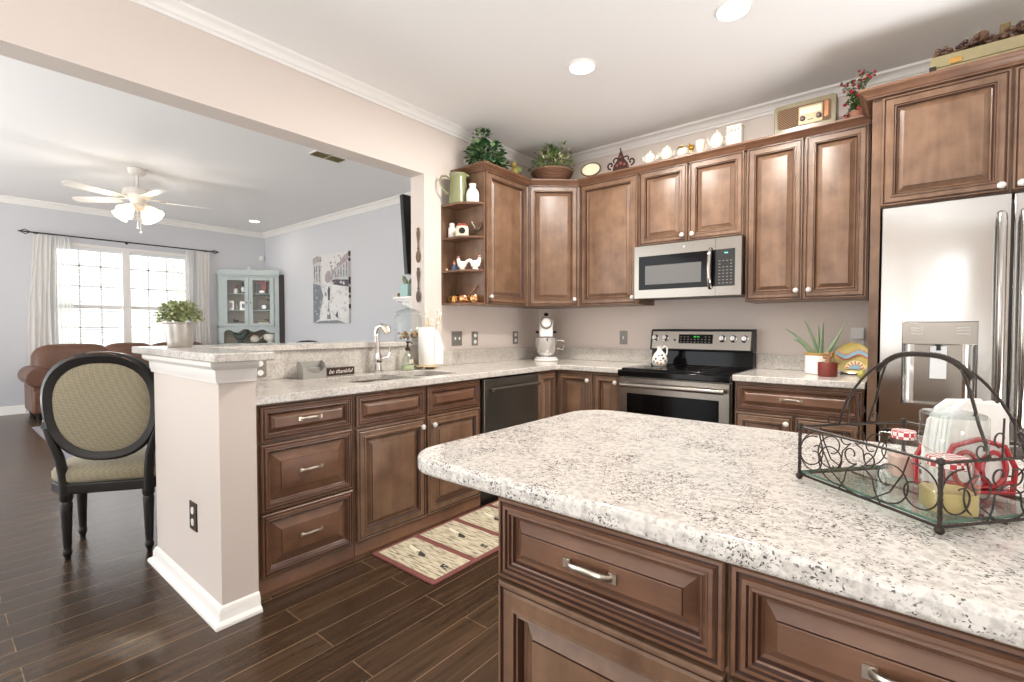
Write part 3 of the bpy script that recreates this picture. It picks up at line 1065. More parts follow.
# ------------------------------------------------------------------ refrigerator
t = thing('refrigerator', 'stainless french-door refrigerator with ice and water dispenser', 'refrigerator', (3.155, -0.4, 0))
MB().box(2.706, -0.735, 0.02, 3.606, -0.05, 1.785).build('body', mat('grey_cabinet_steel', '6e6c6a', 0.4, metal=0.6), t)
FZ0, FZ1 = 0.70, 1.800
yF, yB = -0.800, -0.740
m = MB()
m.box(2.702, yF, 1.238, 3.152, yB, FZ1)
m.box(2.702, yF, FZ0, 2.787, yB, 1.238)
m.box(3.058, yF, FZ0, 3.152, yB, 1.238)
m.box(2.787, yF, FZ0, 3.058, yB, 0.832)
ld = m.build('door', M_steel, t)
MB().box(3.162, yF, FZ0, 3.610, yB, FZ1).build('door', M_steel, t, bevel=0.006)
MB().box(2.702, yF, 0.06, 3.610, yB, FZ0-0.012).build('freezer_drawer', M_steel, t, bevel=0.006)
# dispenser
dsp = MB().box(2.787, -0.8025, 1.128, 3.058, yB, 1.236).build('dispenser_panel', M_steelh, ld, bevel=0.003)
m = MB()
m.box(2.789, -0.752, 0.842, 3.056, -0.742, 1.127)
m.build('dispenser_cavity', M_steelh, ld)
for xs, sg in ((2.790, 1), (3.055, -1)):
    m = MB()
    m.extr([(xs, -0.798, 0.842)]+[(xs+sg*0.045*(1-cos(pi/2*k/6)), -0.798+0.046*sin(pi/2*k/6), 0.842) for k in range(7)]+[(xs, -0.752, 0.842)], (0, 0, 0.285))
    m.build('cavity_liner', M_chrome, ld)
MB().extr([(2.893, -0.792, 1.120), (2.893, -0.780, 0.965), (2.893, -0.772, 0.965), (2.893, -0.772, 1.120)], (0.060, 0, 0)).build('dispenser_paddle', mat('pale_grey_plastic', 'c9c9c7', 0.3), ld)
MB().cyl((2.923, -0.783, 0), 0.012, 1.10, 1.127, 14).build('spout', M_blackp, ld)
MB().box(2.789, -0.804, 0.832, 3.056, -0.752, 0.842).build('drip_tray', M_steelh, ld)
for x in (2.82, 2.985):
    m = MB()
    for k in range(3):
        m.box(x, -0.8034, 1.178+k*0.014, x+0.045, -0.8026, 1.183+k*0.014)
    m.build('panel_print', M_key, dsp)
for x in (3.122, 3.194):
    m = MB()
    m.tube([(x, -0.800, 0.775), (x, -0.832, 0.785), (x, -0.848, 0.82), (x, -0.850, 1.25), (x, -0.848, 1.67), (x, -0.832, 1.705), (x, -0.800, 1.715)], 0.0165, 14)
    m.build('door_handle', M_steel, ld if x < 3.15 else t)

# ------------------------------------------------------------------ island
isl = [(4.3, -3.145), (4.3, -2.288)]+arcpts((2.02, -2.418), 0.13, pi/2, pi, 10)+arcpts((1.985, -3.045), 0.10, pi, 1.5*pi, 10)
ib = MB().prism(isl, 0.876, 0.914).build('island_countertop', M_gr_island, bevel=0.010, seg=4)
tag(ib, 'large cream speckled granite island top with rounded corners', 'countertop')
t = thing('island_cabinet', 'brown island base cabinet under the rounded end of the island top', 'cabinet', (2.39, -2.75, 0))
MB().box(2.170, -3.105, 0.0, 2.6135, -2.345, 0.8755).build('body', M_wv, t)
d = door(TB(-3.105), 2.173, 0.7055, 2.6105, 0.870, t, 'drawer', 'draw', True)
pull(TB(-3.105), 2.388, 0.788, d, half=0.045, lift=0.019)
door(TB(-3.105), 2.173, 0.100, 2.6105, 0.6965, t)
MB().sweep(FOOT, [(2.170, -2.345), (2.170, -3.105), (2.6135, -3.105)], side=-1).build('base_molding', M_wh, t)
t = thing('island_cabinet', 'brown island base cabinet below the wire basket', 'cabinet', (2.83, -2.75, 0))
MB().box(2.6145, -3.105, 0.0, 3.058, -2.345, 0.8755).build('body', M_wv, t)
d = door(TB(-3.105), 2.6185, 0.7055, 3.054, 0.870, t, 'drawer', 'draw', True)
pull(TB(-3.105), 2.827, 0.788, d, half=0.045, lift=0.019)
door(TB(-3.105), 2.6185, 0.100, 3.054, 0.6965, t)
MB().sweep(FOOT, [(2.6145, -3.105), (3.058, -3.105)], side=-1).build('base_molding', M_wh, t)
# @@REST@@
# ------------------------------------------------------------------ generic small builders
def leaf(m, p, d, ln, w, up_=(0, 0, 1)):
    p, d = Vector(p), Vector(d).normalized()
    s_ = d.cross(Vector(up_))
    if s_.length < 1e-3:
        s_ = d.orthogonal()
    s_.normalize()
    n = s_.cross(d)
    a = p
    b = p + d*ln*0.5 + s_*w*0.5 + n*w*0.12
    c = p + d*ln - n*ln*0.12
    e = p + d*ln*0.5 - s_*w*0.5 + n*w*0.12
    mid = p + d*ln*0.5
    v = m.vs([a, b, c, e, mid])
    m.f([v[0], v[1], v[4]])
    m.f([v[1], v[2], v[4]])
    m.f([v[2], v[3], v[4]])
    m.f([v[3], v[0], v[4]])

def mound(c, rad, n, ln, w, rnd, mats, name, parent, low=-0.15, stems=0, petals=0, pr=0.012):
    """a bushy mound of single leaves around c"""
    m = MB()
    c = Vector(c)
    for i in range(n):
        th = rnd.uniform(0, 2*pi)
        cz = rnd.uniform(low, 1)
        sr = math.sqrt(max(0, 1-cz*cz))
        k = rnd.uniform(0.55, 1.0)
        dirv = Vector((sr*cos(th), sr*sin(th), cz))
        p = c + Vector((dirv.x*rad[0], dirv.y*rad[1], dirv.z*rad[2]))*k
        d = (dirv + Vector((rnd.uniform(-.8, .8), rnd.uniform(-.8, .8), rnd.uniform(-.6, .6)))).normalized()
        m.mi = rnd.randrange(len(mats)) if len(mats) > 1 else 0
        leaf(m, p, d, ln*rnd.uniform(.7, 1.2), w*rnd.uniform(.7, 1.2))
        if stems and i % 6 == 0:
            m.mi = 0
            m.tube([c+Vector((0, 0, -rad[2]*0.4)), c+(p-c)*0.55+Vector((0, 0, 0.01)), p], 0.0022, 4)
    return m.build(name, mats, parent, smooth=False)

def outlet(o, u, n, label, kind='outlet', w=0.072, h=0.116, mplate=None):
    T = frame(o, u, n)
    t = thing('wall_outlet' if kind == 'outlet' else 'light_switch', label, 'outlet' if kind == 'outlet' else 'light switch', o)
    MB(T).box(-w/2, 0.0005, -h/2, w/2, 0.006, h/2).build('plate', mplate or M_plate, t, bevel=0.002)
    if kind == 'outlet':
        for z in (-0.026, 0.026):
            MB(T).lathe([(0, 0), (0.0165, 0), (0.0165, 0.003), (0, 0.003)], (0, 0.006, z), 16, axis_to((0, 1, 0))).build('socket', M_white, t)
    else:
        for x in ((-0.023, 0.023) if w > 0.09 else (0,)):
            MB(T).box(x-0.005, 0.006, -0.012, x+0.005, 0.012, 0.012).build('toggle', M_white, t)
    return t

UL, NL = (0, 1, 0), (1, 0, 0)
UBk, NBk = (1, 0, 0), (0, -1, 0)
outlet((0.0, -1.130, 1.122), UL, NL, 'pewter double light switch plate on the left wall, beside the paper towels', 'switch', 0.112, 0.116)
outlet((0.0, -0.922, 1.118), UL, NL, 'pewter outlet plate on the left wall, next to the double switch')
outlet((0.0, -0.383, 1.118), UL, NL, 'pewter outlet plate on the left wall, next to the stand mixer')
t = outlet((0.902, 0.0, 1.122), UBk, NBk, 'pewter single rocker switch plate on the back wall left of the stove', 'switch', 0.072, 0.116)
M_bronze = mat('bronze_plate', '4a382c', 0.4, metal=0.5)
outlet((0.362, -3.105, 0.372), (1, 0, 0), (0, -1, 0), 'dark bronze outlet plate with white sockets low on the half wall', w=0.084, h=0.126, mplate=M_bronze)
outlet((0.020, -2.668, 0.985), UL, NL, 'outlet plate on the tall granite backsplash beside the half wall', w=0.07, h=0.10)
t = outlet((2.555, 0.0, 1.150), UBk, NBk, 'white wall outlet with a plug adapter behind the colourful plate', mplate=M_white)
MB().box(2.530, -0.045, 1.135, 2.592, -0.0085, 1.185).build('plug_adapter', M_white, t, bevel=0.004)

# recessed lights
for i, (cx_, cy_) in enumerate(KITCHEN_CANS[:2]):
    t = thing('recessed_light', ('lit recessed ceiling light nearer the refrigerator', 'lit recessed ceiling light nearer the corner cabinets')[i], 'ceiling light', (cx_, cy_, CEIL_K-0.012), 0, 'kitchen recessed lights')
    MB().lathe([(0.074, 0.0), (0.080, -0.001), (0.083, 0.004), (0.084, 0.0115), (0.074, 0.0115)], (cx_, cy_, CEIL_K-0.012), 32).build('trim_ring', M_trim, t)
    MB().lathe([(0, 0.002), (0.0735, 0.002), (0.0735, 0.0115), (0, 0.0115)], (cx_, cy_, CEIL_K-0.012), 32).build('lens', M_lamp, t)
t = thing('recessed_light', 'lit recessed light in the living room ceiling near the display cabinet', 'ceiling light', (-5.8, -0.24, CEIL_L-0.012))
MB().lathe([(0.075, 0.0), (0.10, -0.002), (0.105, 0.0115), (0.075, 0.0115)], (-5.8, -0.24, CEIL_L-0.012), 24).build('trim_ring', M_trim, t)
MB().lathe([(0, 0.002), (0.0745, 0.002), (0.0745, 0.0115), (0, 0.0115)], (-5.8, -0.24, CEIL_L-0.012), 24).build('lens', M_lamp, t)
# ceiling vent
M_vent = mat('tan_vent_grille', 'a89a6c', 0.5)
t = thing('ceiling_vent', 'tan two-square air vent in the living room ceiling', 'vent', (-1.96, -1.10, CEIL_L-0.012))
MB().box(-2.05, -1.275, CEIL_L-0.010, -1.88, -0.925, CEIL_L-0.0005).build('frame', M_trim, t)
for a, b in ((-1.262, -1.108), (-1.092, -0.938)):
    g = MB()
    g.box(-2.038, a, CEIL_L-0.0115, -1.892, b, CEIL_L-0.0102)
    for k in range(6):
        x = -2.030+k*0.0245
        g.extr([(x, a, CEIL_L-0.0118), (x+0.004, a, CEIL_L-0.0118), (x+0.012, a, CEIL_L-0.017), (x+0.008, a, CEIL_L-0.017)], (0, b-a, 0))
    g.build('grille', M_vent, t)

# ------------------------------------------------------------------ things on the left counter
# caddy
M_smoke = mat('grey_translucent_plastic', 'a3a19b', 0.25, spec=0.5, coat=0.3)
t = thing('sponge_holder', 'grey plastic sponge holder at the left end of the counter', 'sponge holder', (0.10, -2.40, 0.9145))
side = [(-0.035, 0.0), (0.04, 0.0), (0.04, 0.062), (0.02, 0.088), (-0.01, 0.100), (-0.035, 0.097)]
m = MB()
m.extr([(0.10+x, -2.480, 0.9145+z) for x, z in side], (0, 0.004, 0))
m.extr([(0.10+x, -2.338, 0.9145+z) for x, z in side], (0, 0.004, 0))
m.box(0.065, -2.476, 0.9145, 0.140, -2.334, 0.919)
m.box(0.065, -2.476, 0.919, 0.069, -2.334, 1.010)
fr_ = [(0.1405, 0.919)]
pts = []
for k in range(13):
    y = -2.476+0.142*k/12
    pts.append((0.140, y, 0.985-0.040*sin(pi*k/12)))
m.extr([(0.136, -2.476, 0.919)]+[(0.136, p[1], p[2]) for p in pts]+[(0.136, -2.334, 0.919)], (0.004, 0, 0))
m.build('caddy', M_smoke, t)
MB().box(0.075, -2.465, 0.9195, 0.130, -2.370, 0.975).build('divider', mat('grey_divider', '8f8d88', 0.4), t, bevel=0.003)
# sign
t = thing('desk_sign', 'small dark wooden block sign with white script reading be thankful', 'sign', (0.05, -2.20, 0.9145))
MB().box(0.040, -2.296, 0.9145, 0.062, -2.100, 0.962).build('block', mat('espresso_wood', '38251d', 0.5, var=0.2), t, bevel=0.0015)
M_sign = mat('white_sign_paint', 'e9e2d8', 0.6)
cu = bpy.data.curves.new('lettering', 'FONT')
cu.body = 'be thankful'
cu.size = 0.036
cu.shear = 0.35
cu.extrude = 0.0005
cu.align_x = 'CENTER'
cu.align_y = 'CENTER'
ob = bpy.data.objects.new('lettering_tmp', cu)
COL.objects.link(ob)
dg = bpy.context.evaluated_depsgraph_get()
me = bpy.data.meshes.new_from_object(ob.evaluated_get(dg))
bpy.data.objects.remove(ob)
me.materials.clear()
me.materials.append(M_sign)
o = bpy.data.objects.new('lettering', me)
COL.objects.link(o)
o.parent = t
o.matrix_parent_inverse = Matrix.Identity(4)
Mx = Matrix(((0, 0, 1, 0.0627), (1, 0, 0, -2.198), (0, 1, 0, 0.9375), (0, 0, 0, 1)))
o.matrix_local = WM[t.name].inverted() @ Mx
# soap
M_soapg = thin_glass('bottle_glass', 'eef3ec', 1.2, 0.08)
t = thing('soap_dispenser', 'clear glass soap bottle with a dark pump beside the paper towels', 'soap bottle', (0.105, -1.705, 0.9145))
c = (0.105, -1.705, 0.9145)
MB().lathe([(0, 0), (0.044, 0), (0.047, 0.006), (0.045, 0.03), (0.036, 0.075), (0.022, 0.112), (0.015, 0.125), (0.015, 0.135)], c, 24).build('bottle', M_soapg, t)
MB().lathe([(0, 0.003), (0.043, 0.003), (0.045, 0.008), (0.043, 0.034), (0, 0.034)], c, 24).build('soap', mat('pale_green_soap', 'd9e2b8', 0.15, coat=0.3), t)
MB().box(0.142, -1.722, 0.958, 0.1445, -1.690, 0.99).build('label_patch', mat('cream_label', 'e6ddc8', 0.6), t)
m = MB()
m.lathe([(0, 0.134), (0.017, 0.134), (0.017, 0.155), (0.008, 0.160), (0.006, 0.185), (0.013, 0.187), (0.013, 0.199), (0, 0.202)], c, 18)
m.tube([(0.105, -1.705, 1.108), (0.13, -1.70, 1.108), (0.145, -1.698, 1.100)], 0.005, 8)
m.build('pump', M_bronze, t)
# paper towels
t = thing('paper_towel_holder', 'white paper towel roll on a stand with one loose sheet', 'paper towels', (0.13, -1.55, 0.9145))
c = (0.13, -1.555, 0.9145)
M_paper = mat('white_paper', 'f6f3ef', 0.8, bump=0.1, bscale=150)
M_wbase = mat('cream_wood', 'd9c49c', 0.5)
g = MB().lathe([(0, 0.016), (0.078, 0.016), (0.080, 0.020), (0.078, 0.026), (0, 0.026)], c, 28).build('base', M_wbase, t)
for a in range(4):
    q = (c[0]+0.058*cos(a*pi/2+.5), c[1]+0.058*sin(a*pi/2+.5), c[2]+0.0085)
    MB().sell(q, (0.0095, 0.0095, 0.0085), nu=12, nv=8).build('foot', M_wbase, t)
MB().lathe([(0.018, 0.028), (0.057, 0.028), (0.058, 0.030), (0.058, 0.296), (0.057, 0.298), (0.018, 0.298)], c, 32).build('paper_roll', M_paper, t)
m = MB()
strip = []
for k in range(9):
    a = k/8
    x = c[0]+0.058*cos(pi*0.30)+0.0
    strip.append((c[0]+0.052-0.012*a, c[1]+0.030+0.098*a+0.006*sin(5*a), 0.0))
top = [0.285-0.13*(k/8)**1.6 for k in range(9)]
a_ = [m.vs([(p[0], p[1], c[2]+0.032), (p[0], p[1], c[2]+tz)]) for p, tz in zip(strip, top)]
b_ = [m.vs([(p[0]+0.0012, p[1], c[2]+0.032), (p[0]+0.0012, p[1], c[2]+tz)]) for p, tz in zip(strip, top)]
for i in range(8):
    m.f([a_[i][0], a_[i+1][0], a_[i+1][1], a_[i][1]])
    m.f([b_[i][0], b_[i+1][0], b_[i+1][1], b_[i][1]])
    m.f([a_[i][1], a_[i+1][1], b_[i+1][1], b_[i][1]])
    m.f([a_[i][0], a_[i+1][0], b_[i+1][0], b_[i][0]])
m.f([a_[8][0], a_[8][1], b_[8][1], b_[8][0]])
m.build('loose_sheet', M_paper, t)
m = MB()
m.cyl(c, 0.006, 0.02, 0.315, 10)
m.sell((c[0], c[1], c[2]+0.322), (0.012, 0.012, 0.012), nu=12, nv=8)
m.build('post', M_wbase, t)
# dried white sprig in a slim vase behind the roll
c = (0.085, -1.452, 0.9145)
t = thing('flower_sprig', 'white dried flower sprigs in a slim vase behind the paper towel roll', 'dried flowers', c)
MB().lathe([(0, 0), (0.022, 0), (0.026, 0.02), (0.020, 0.10), (0.012, 0.20), (0.015, 0.225), (0.011, 0.225), (0.009, 0.20), (0, 0.18)], c, 16).build('bud_vase', M_ceram, t)
m = MB()
f_ = MB()
for k in range(9):
    a = k*0.9
    e = (c[0]+0.050*cos(a), c[1]+0.055*sin(a), c[2]+0.33+0.10*((k*37) % 10)/10)
    m.tube([(c[0], c[1], c[2]+0.19), ((c[0]+e[0])/2, (c[1]+e[1])/2, c[2]+0.28), e], 0.0013, 5)
    f_.sell(e, (0.011, 0.011, 0.013), nu=8, nv=6)
    f_.sell((e[0]-0.01, e[1]+0.006, e[2]-0.03), (0.009, 0.009, 0.011), nu=8, nv=6)
m.build('stems', mat('pale_stem', 'b9a98a', 0.7), t)
f_.build('blossoms', mat('ivory_blossom', 'eee6d4', 0.7), t)
# glass canister on the bar end
t = thing('glass_canister', 'clear lidded glass canister of shells on the end of the bar top', 'jar', (-0.070, -1.560, 1.1125))
c = (-0.070, -1.560, 1.1125)
MB().lathe([(0, 0.0), (0.092, 0.0), (0.097, 0.006), (0.098, 0.02), (0.098, 0.172), (0.090, 0.188), (0.078, 0.196), (0.078, 0.205)], c, 32).build('jar', M_jarglass, t)
ld_ = MB().lathe([(0.088, 0.2055), (0.090, 0.213), (0.084, 0.218), (0.060, 0.230), (0.028, 0.240), (0.016, 0.246), (0.014, 0.254), (0.022, 0.264), (0.022, 0.276), (0.012, 0.284), (0, 0.285)], c, 28).build('lid', M_jarglass, t)
rs = random.Random(3)
M_shell = [mat('tan_shell', 'b89b77', 0.5), mat('pale_shell', 'd9cbb4', 0.5), mat('brown_shell', '8a6c4f', 0.5)]
m = MB()
for k in range(46):
    a, r_ = rs.uniform(0, 2*pi), 0.073*math.sqrt(rs.random())
    m.mi = rs.randrange(3)
    m.sell((c[0]+r_*cos(a), c[1]+r_*sin(a), c[2]+0.018+0.045*rs.random()), (rs.uniform(.011, .018), rs.uniform(.009, .014), rs.uniform(.008, .013)), nu=8, nv=6, M=RZ(rs.uniform(0, 3)) @ RX(rs.uniform(-.6, .6)))
stuffp(m.build('shells', M_shell, t))
# spoons on the jamb
for k, (z0, z1, lab) in enumerate(((1.700, 1.960, 'carved brown wooden spoon hanging on the wall end, the upper of two'), (1.400, 1.665, 'carved dark wooden spoon hanging on the wall end, the lower of two'))):
    t = thing('decorative_spoon', lab, 'wooden spoon', (-0.062, -1.4605, z0))
    Mw = mat('carved_brown' if k == 0 else 'carved_dark', '6d5238' if k == 0 else '56463a', 0.5, var=0.3, vscale=40)
    cx = -0.062
    MB().sell((cx, -1.4705, z0+0.045), (0.024, 0.010, 0.045), nu=16, nv=10).build('bowl', Mw, t)
    prof = [(0.006, 0.085), (0.007, 0.10), (0.012, 0.106), (0.007, 0.113), (0.006, 0.14), (0.009, 0.17), (0.014, 0.20), (0.016, 0.225), (0.010, 0.245), (0.013, 0.252), (0.008, 0.262), (0, 0.264)]
    MB(Matrix.Translation((cx, -1.4705, z0)) @ Matrix.Diagonal((1, 0.6, 1, 1))).lathe([(0, 0.083)]+prof, (0, 0, 0), 12).build('handle', Mw, t)
# stand mixer
MX = Matrix.Translation((0.285, -0.29, 0.9145)) @ RZ(math.atan2(-3.6, 2.56)+pi/2)
# local: -y is the front
t = thing('stand_mixer', 'white stand mixer with a steel bowl in the counter corner', 'mixer', (0.285, -0.29, 0.9145))
M_mix = mat('white_enamel', 'f0eeea', 0.18, coat=0.6)
m = MB(MX)
m.prism(rrect(-0.105, -0.15, 0.105, 0.13, 0.07), 0.0, 0.022)
m.prism(rrect(-0.092, -0.14, 0.092, 0.12, 0.065), 0.022, 0.034)
m.build('base', M_mix, t, bevel=0.006)
MB(MX).sell((0, 0.085, 0.15), (0.055, 0.045, 0.15), 0.6, 0.8, nu=20, nv=14).build('column', M_mix, t)
m = MB(MX)
m.lathe([(0.0, 0.0), (0.030, 0.0), (0.052, 0.02), (0.062, 0.09), (0.064, 0.18), (0.055, 0.25), (0.030, 0.275), (0, 0.28)], (0, 0.13, 0.335), 24, RX(pi/2))
m.prism(rrect(-0.060, -0.125, 0.060, 0.06, 0.03), 0.205, 0.345)
hd = m.build('head', M_mix, t, bevel=0.015)
m = MB(MX)
m.lathe([(0.043, 0), (0.052, 0), (0.052, 0.012), (0.043, 0.012)], (0, -0.125, 0.335), 24, RX(pi/2))
m.build('trim_band', M_slate, hd)
MB(MX).lathe([(0, 0), (0.040, 0), (0.036, 0.02), (0.012, 0.026), (0, 0.026)], (0, -0.13, 0.335), 24, RX(pi/2)).build('hub_cap', M_white, hd)
for sx in (-1, 1):
    MB(MX).lathe([(0, 0), (0.007, 0), (0.012, 0.02), (0.010, 0.03), (0, 0.032)], (sx*0.062, -0.02, 0.255), 12, RY(sx*pi/2)).build('control_knob', M_blackp, hd)
MB(MX).sell((0.0, -0.03, 0.412), (0.022, 0.03, 0.016), nu=14, nv=8).build('top_knob', M_blackp, hd)
MB(MX).lathe([(0, 0.036), (0.050, 0.036), (0.050, 0.046), (0.046, 0.050), (0.062, 0.056), (0.078, 0.075), (0.092, 0.12), (0.104, 0.18), (0.109, 0.203), (0.113, 0.206), (0.106, 0.206), (0.100, 0.18), (0.088, 0.12), (0, 0.07)], (0, -0.055, 0), 32).build('mixing_bowl', M_chrome, t)
MB(MX).tube([(0.105, -0.055, 0.18), (0.150, -0.055, 0.18), (0.158, -0.055, 0.16), (0.150, -0.055, 0.10), (0.098, -0.055, 0.11)], 0.006, 8).build('bowl_handle', M_chrome, t)

# ------------------------------------------------------------------ stove jug, aloe, red pot, plate
t = thing('ceramic_jug', 'small white ceramic jug with dark floral spots on the stove', 'jug', (1.353, -0.31, 0.919))
c = (1.353, -0.31, 0.919)
MB().lathe([(0, 0), (0.046, 0), (0.054, 0.010), (0.058, 0.035), (0.054, 0.065), (0.038, 0.095), (0.022, 0.112), (0.017, 0.128), (0.023, 0.148), (0.019, 0.148), (0.012, 0.125), (0, 0.12)], c, 24).build('body', M_ceram, t)
hv = Vector((0.77, 0.63, 0))
m = MB()
m.tube([Vector(c)+hv*r_+Vector((0, 0, z)) for r_, z in ((0.018, 0.130), (0.038, 0.150), (0.054, 0.138), (0.058, 0.110), (0.050, 0.080))], 0.006, 8)
m.build('handle', M_ceram, t)
cols = [mat('brown_motif', '4f352b', 0.4), mat('blue_motif', '56618a', 0.4), mat('tan_motif', 'a67c4e', 0.4)]
m = MB()
vd = Vector((0.40, -0.915, 0)).normalized()
for k, (a, z) in enumerate(((-0.55, 0.055), (-0.15, 0.078), (0.1, 0.045), (0.45, 0.060), (0.75, 0.040), (-0.3, 0.028), (0.35, 0.083), (-0.8, 0.035), (0.15, 0.022))):
    ang = math.atan2(vd.y, vd.x)+a
    R_ = 0.0585 if z < .045 else (0.0555 if z < 0.066 else 0.047)
    p = Vector(c)+Vector((R_*cos(ang), R_*sin(ang), z))
    m.mi = k % 3
    m.sell(p, (0.009, 0.009, 0.0025), nu=10, nv=4, M=axis_to((cos(ang), sin(ang), 0.15)))
m.build('painted_motifs', cols, t)
t = thing('potted_aloe', 'green aloe with long leaves in a cream crock on the right counter', 'plant', (2.372, -0.23, 0.9145))
c = (2.372, -0.23, 0.9145)
MB().lathe([(0, 0), (0.070, 0), (0.077, 0.006), (0.079, 0.12), (0.079, 0.128), (0.073, 0.128), (0.072, 0.12), (0, 0.118)], c, 28).build('crock', M_ceram, t)
MB().lathe([(0.0795, 0.118), (0.082, 0.122), (0.082, 0.134), (0.078, 0.136), (0.072, 0.134), (0.072, 0.118)], c, 28).build('rim', mat('ochre_rim', 'b4904f', 0.35), t)
MB().lathe([(0, 0.1185), (0.0715, 0.1185), (0, 0.126)], c, 20).build('soil', mat('dark_soil', '3d2f24', 0.9), t)
def un_pt(x, y, z): return (x, y, z)
M_aloe = mat('aloe_green', '7d9272', 0.4, var=0.2, vscale=25)
for tipv, base_o, bend in (((2.190, -0.30, 1.195), (-0.03, -0.01), 0.02), ((2.235, -0.28, 1.125), (-0.035, 0.0), 0.02), ((2.285, -0.25, 1.262), (-0.005, 0), 0.02), ((2.365, -0.22, 1.235), (0.0, 0.01), -0.01), ((2.395, -0.25, 1.245), (0.012, -0.01), 0.0), ((2.515, -0.27, 1.262), (0.03, 0), -0.02), ((2.47, -0.25, 1.10), (0.04, 0.01), 0.0)):
    b0 = Vector((c[0]+base_o[0], c[1]+base_o[1], 1.035))
    tp = Vector(tipv)
    m = MB()
    pts, rr_ = [], []
    for k in range(9):
        a = k/8
        p = b0.lerp(tp, a)
        p.z += (0.06*sin(pi*a*0.9)*(1 if bend >= 0 else -1))*abs(bend)*20
        pts.append(p)
        rr_.append(0.0135*(1-a)**0.7+0.0012)
    m.tube(pts, rr_, 8, flat=0.6)
    m.build('leaf', M_aloe, t)
t = thing('terracotta_pot', 'small dark red pot with a brown knobbly stem, before the aloe', 'pot', (2.437, -0.395, 0.9145))
c = (2.437, -0.395, 0.9145)
M_oxb = mat('oxblood_glaze', '742f26', 0.45, var=0.15)
MB().lathe([(0, 0), (0.048, 0), (0.050, 0.004), (0.052, 0.082), (0.050, 0.085), (0.045, 0.085), (0.044, 0.078), (0, 0.078)], c, 28).build('pot', M_oxb, t)
m = MB()
m.tube([(c[0], c[1], c[2]+0.075), (c[0]+0.004, c[1], c[2]+0.10), (c[0]+0.002, c[1], c[2]+0.125)], [0.020, 0.015, 0.019], 10)
for dx, dz, r_ in ((-0.014, 0.115, 0.012), (0.016, 0.122, 0.013), (0.002, 0.135, 0.012), (0.022, 0.140, 0.008), (-0.01, 0.138, 0.008)):
    m.sell((c[0]+dx, c[1], c[2]+dz), (r_, r_, r_), nu=10, nv=8)
m.build('stem', mat('brown_stem', '9a7454', 0.7, var=0.2), t)
# decorative plate
PX = Matrix.Translation((2.541, -0.19, 0.918)) @ RZ(-0.08) @ RX(-0.22) @ Matrix.Scale(0.89, 4)
t = thing('decorative_plate', 'round yellow and blue painted plate standing on the right counter', 'plate', (2.56, -0.20, 0.9145))
PO = PX @ Matrix.Translation((0, 0, 0.112))
R90 = RX(pi/2)
MB(PO).lathe([(0, 0.0), (0.07, 0.0), (0.090, 0.004), (0.110, 0.012), (0.110, 0.016), (0.090, 0.009), (0.07, 0.006), (0, 0.006)], (0, 0, 0), 40, R90).build('plate_disc', mat('mustard_glaze', 'b5a04f', 0.25, coat=0.5, var=0.15), t)
def flat(m, pts, y=-0.0135, d=-0.001):
    m.extr([(x, y, z) for x, z in pts], (0, d, 0))
pat = MB(PO)
M_pl = [mat('plate_blue', '86a9b8', 0.3), mat('plate_orange', 'c0552d', 0.3), mat('plate_lime', 'b8ae3f', 0.3), mat('plate_cream', 'e2d6a8', 0.3)]
def wave(x, o, amp=0.018): return o+amp*sin(x*40)
xs_ = [-0.098+0.196*k/16 for k in range(17)]
pat.mi = 0
flat(pat, [(x, wave(x, 0.012)) for x in xs_]+[(x, wave(x, 0.040)) for x in xs_[::-1] if x*x+wave(x, 0.040)**2 < 0.0108])
pat.mi = 1
flat(pat, [(x, wave(x, 0.004)) for x in xs_]+[(x, wave(x, 0.012)) for x in xs_[::-1]], -0.0136)
flat(pat, [(x, wave(x, 0.040)) for x in xs_[1:-1]]+[(x, wave(x, 0.046)) for x in xs_[1:-1][::-1]], -0.0136)
pat.mi = 3
fan = [(0.02+0.062*cos(pi*k/12), -0.078+0.062*sin(pi*k/12)) for k in range(13)]
flat(pat, fan)
pat.mi = 0
flat(pat, [(0.02+0.036*cos(pi*k/12), -0.078+0.036*sin(pi*k/12)) for k in range(13)], -0.0146)
pat.mi = 1
for k in range(7):
    a = pi*(k+0.5)/7
    flat(pat, [(0.02+0.030*cos(a-0.06), -0.078+0.030*sin(a-0.06)), (0.02+0.056*cos(a-0.09), -0.078+0.056*sin(a-0.09)), (0.02+0.056*cos(a+0.09), -0.078+0.056*sin(a+0.09)), (0.02+0.030*cos(a+0.06), -0.078+0.030*sin(a+0.06))], -0.0157)
pat.build('painted_pattern', M_pl, t, smooth=False)
m = MB()
for sx in (-0.05, 0.05):
    m.tube([(2.541+sx, -0.24, 0.932), (2.541+sx, -0.236, 0.918), (2.541+sx, -0.14, 0.918), (2.541+sx, -0.12, 1.02)], 0.0035, 6)
m.tube([(2.491, -0.16, 0.918), (2.591, -0.16, 0.918)], 0.0035, 6)
m.build('plate_stand', M_iron, t)
t = thing('lime', 'small green lime at the end of the right counter', 'fruit', (2.605, -0.385, 0.9145))
MB().lathe([(0, 0), (0.012, 0.001), (0.022, 0.012), (0.024, 0.022), (0.019, 0.036), (0.008, 0.044), (0.004, 0.048), (0, 0.049)], (2.605, -0.385, 0.9145), 16).build('peel', mat('lime_peel', 'a5a04e', 0.4), t)
MB().cyl((2.605, -0.385, 0.9145), 0.003, 0.048, 0.052, 8).build('stalk', M_bronze, t)

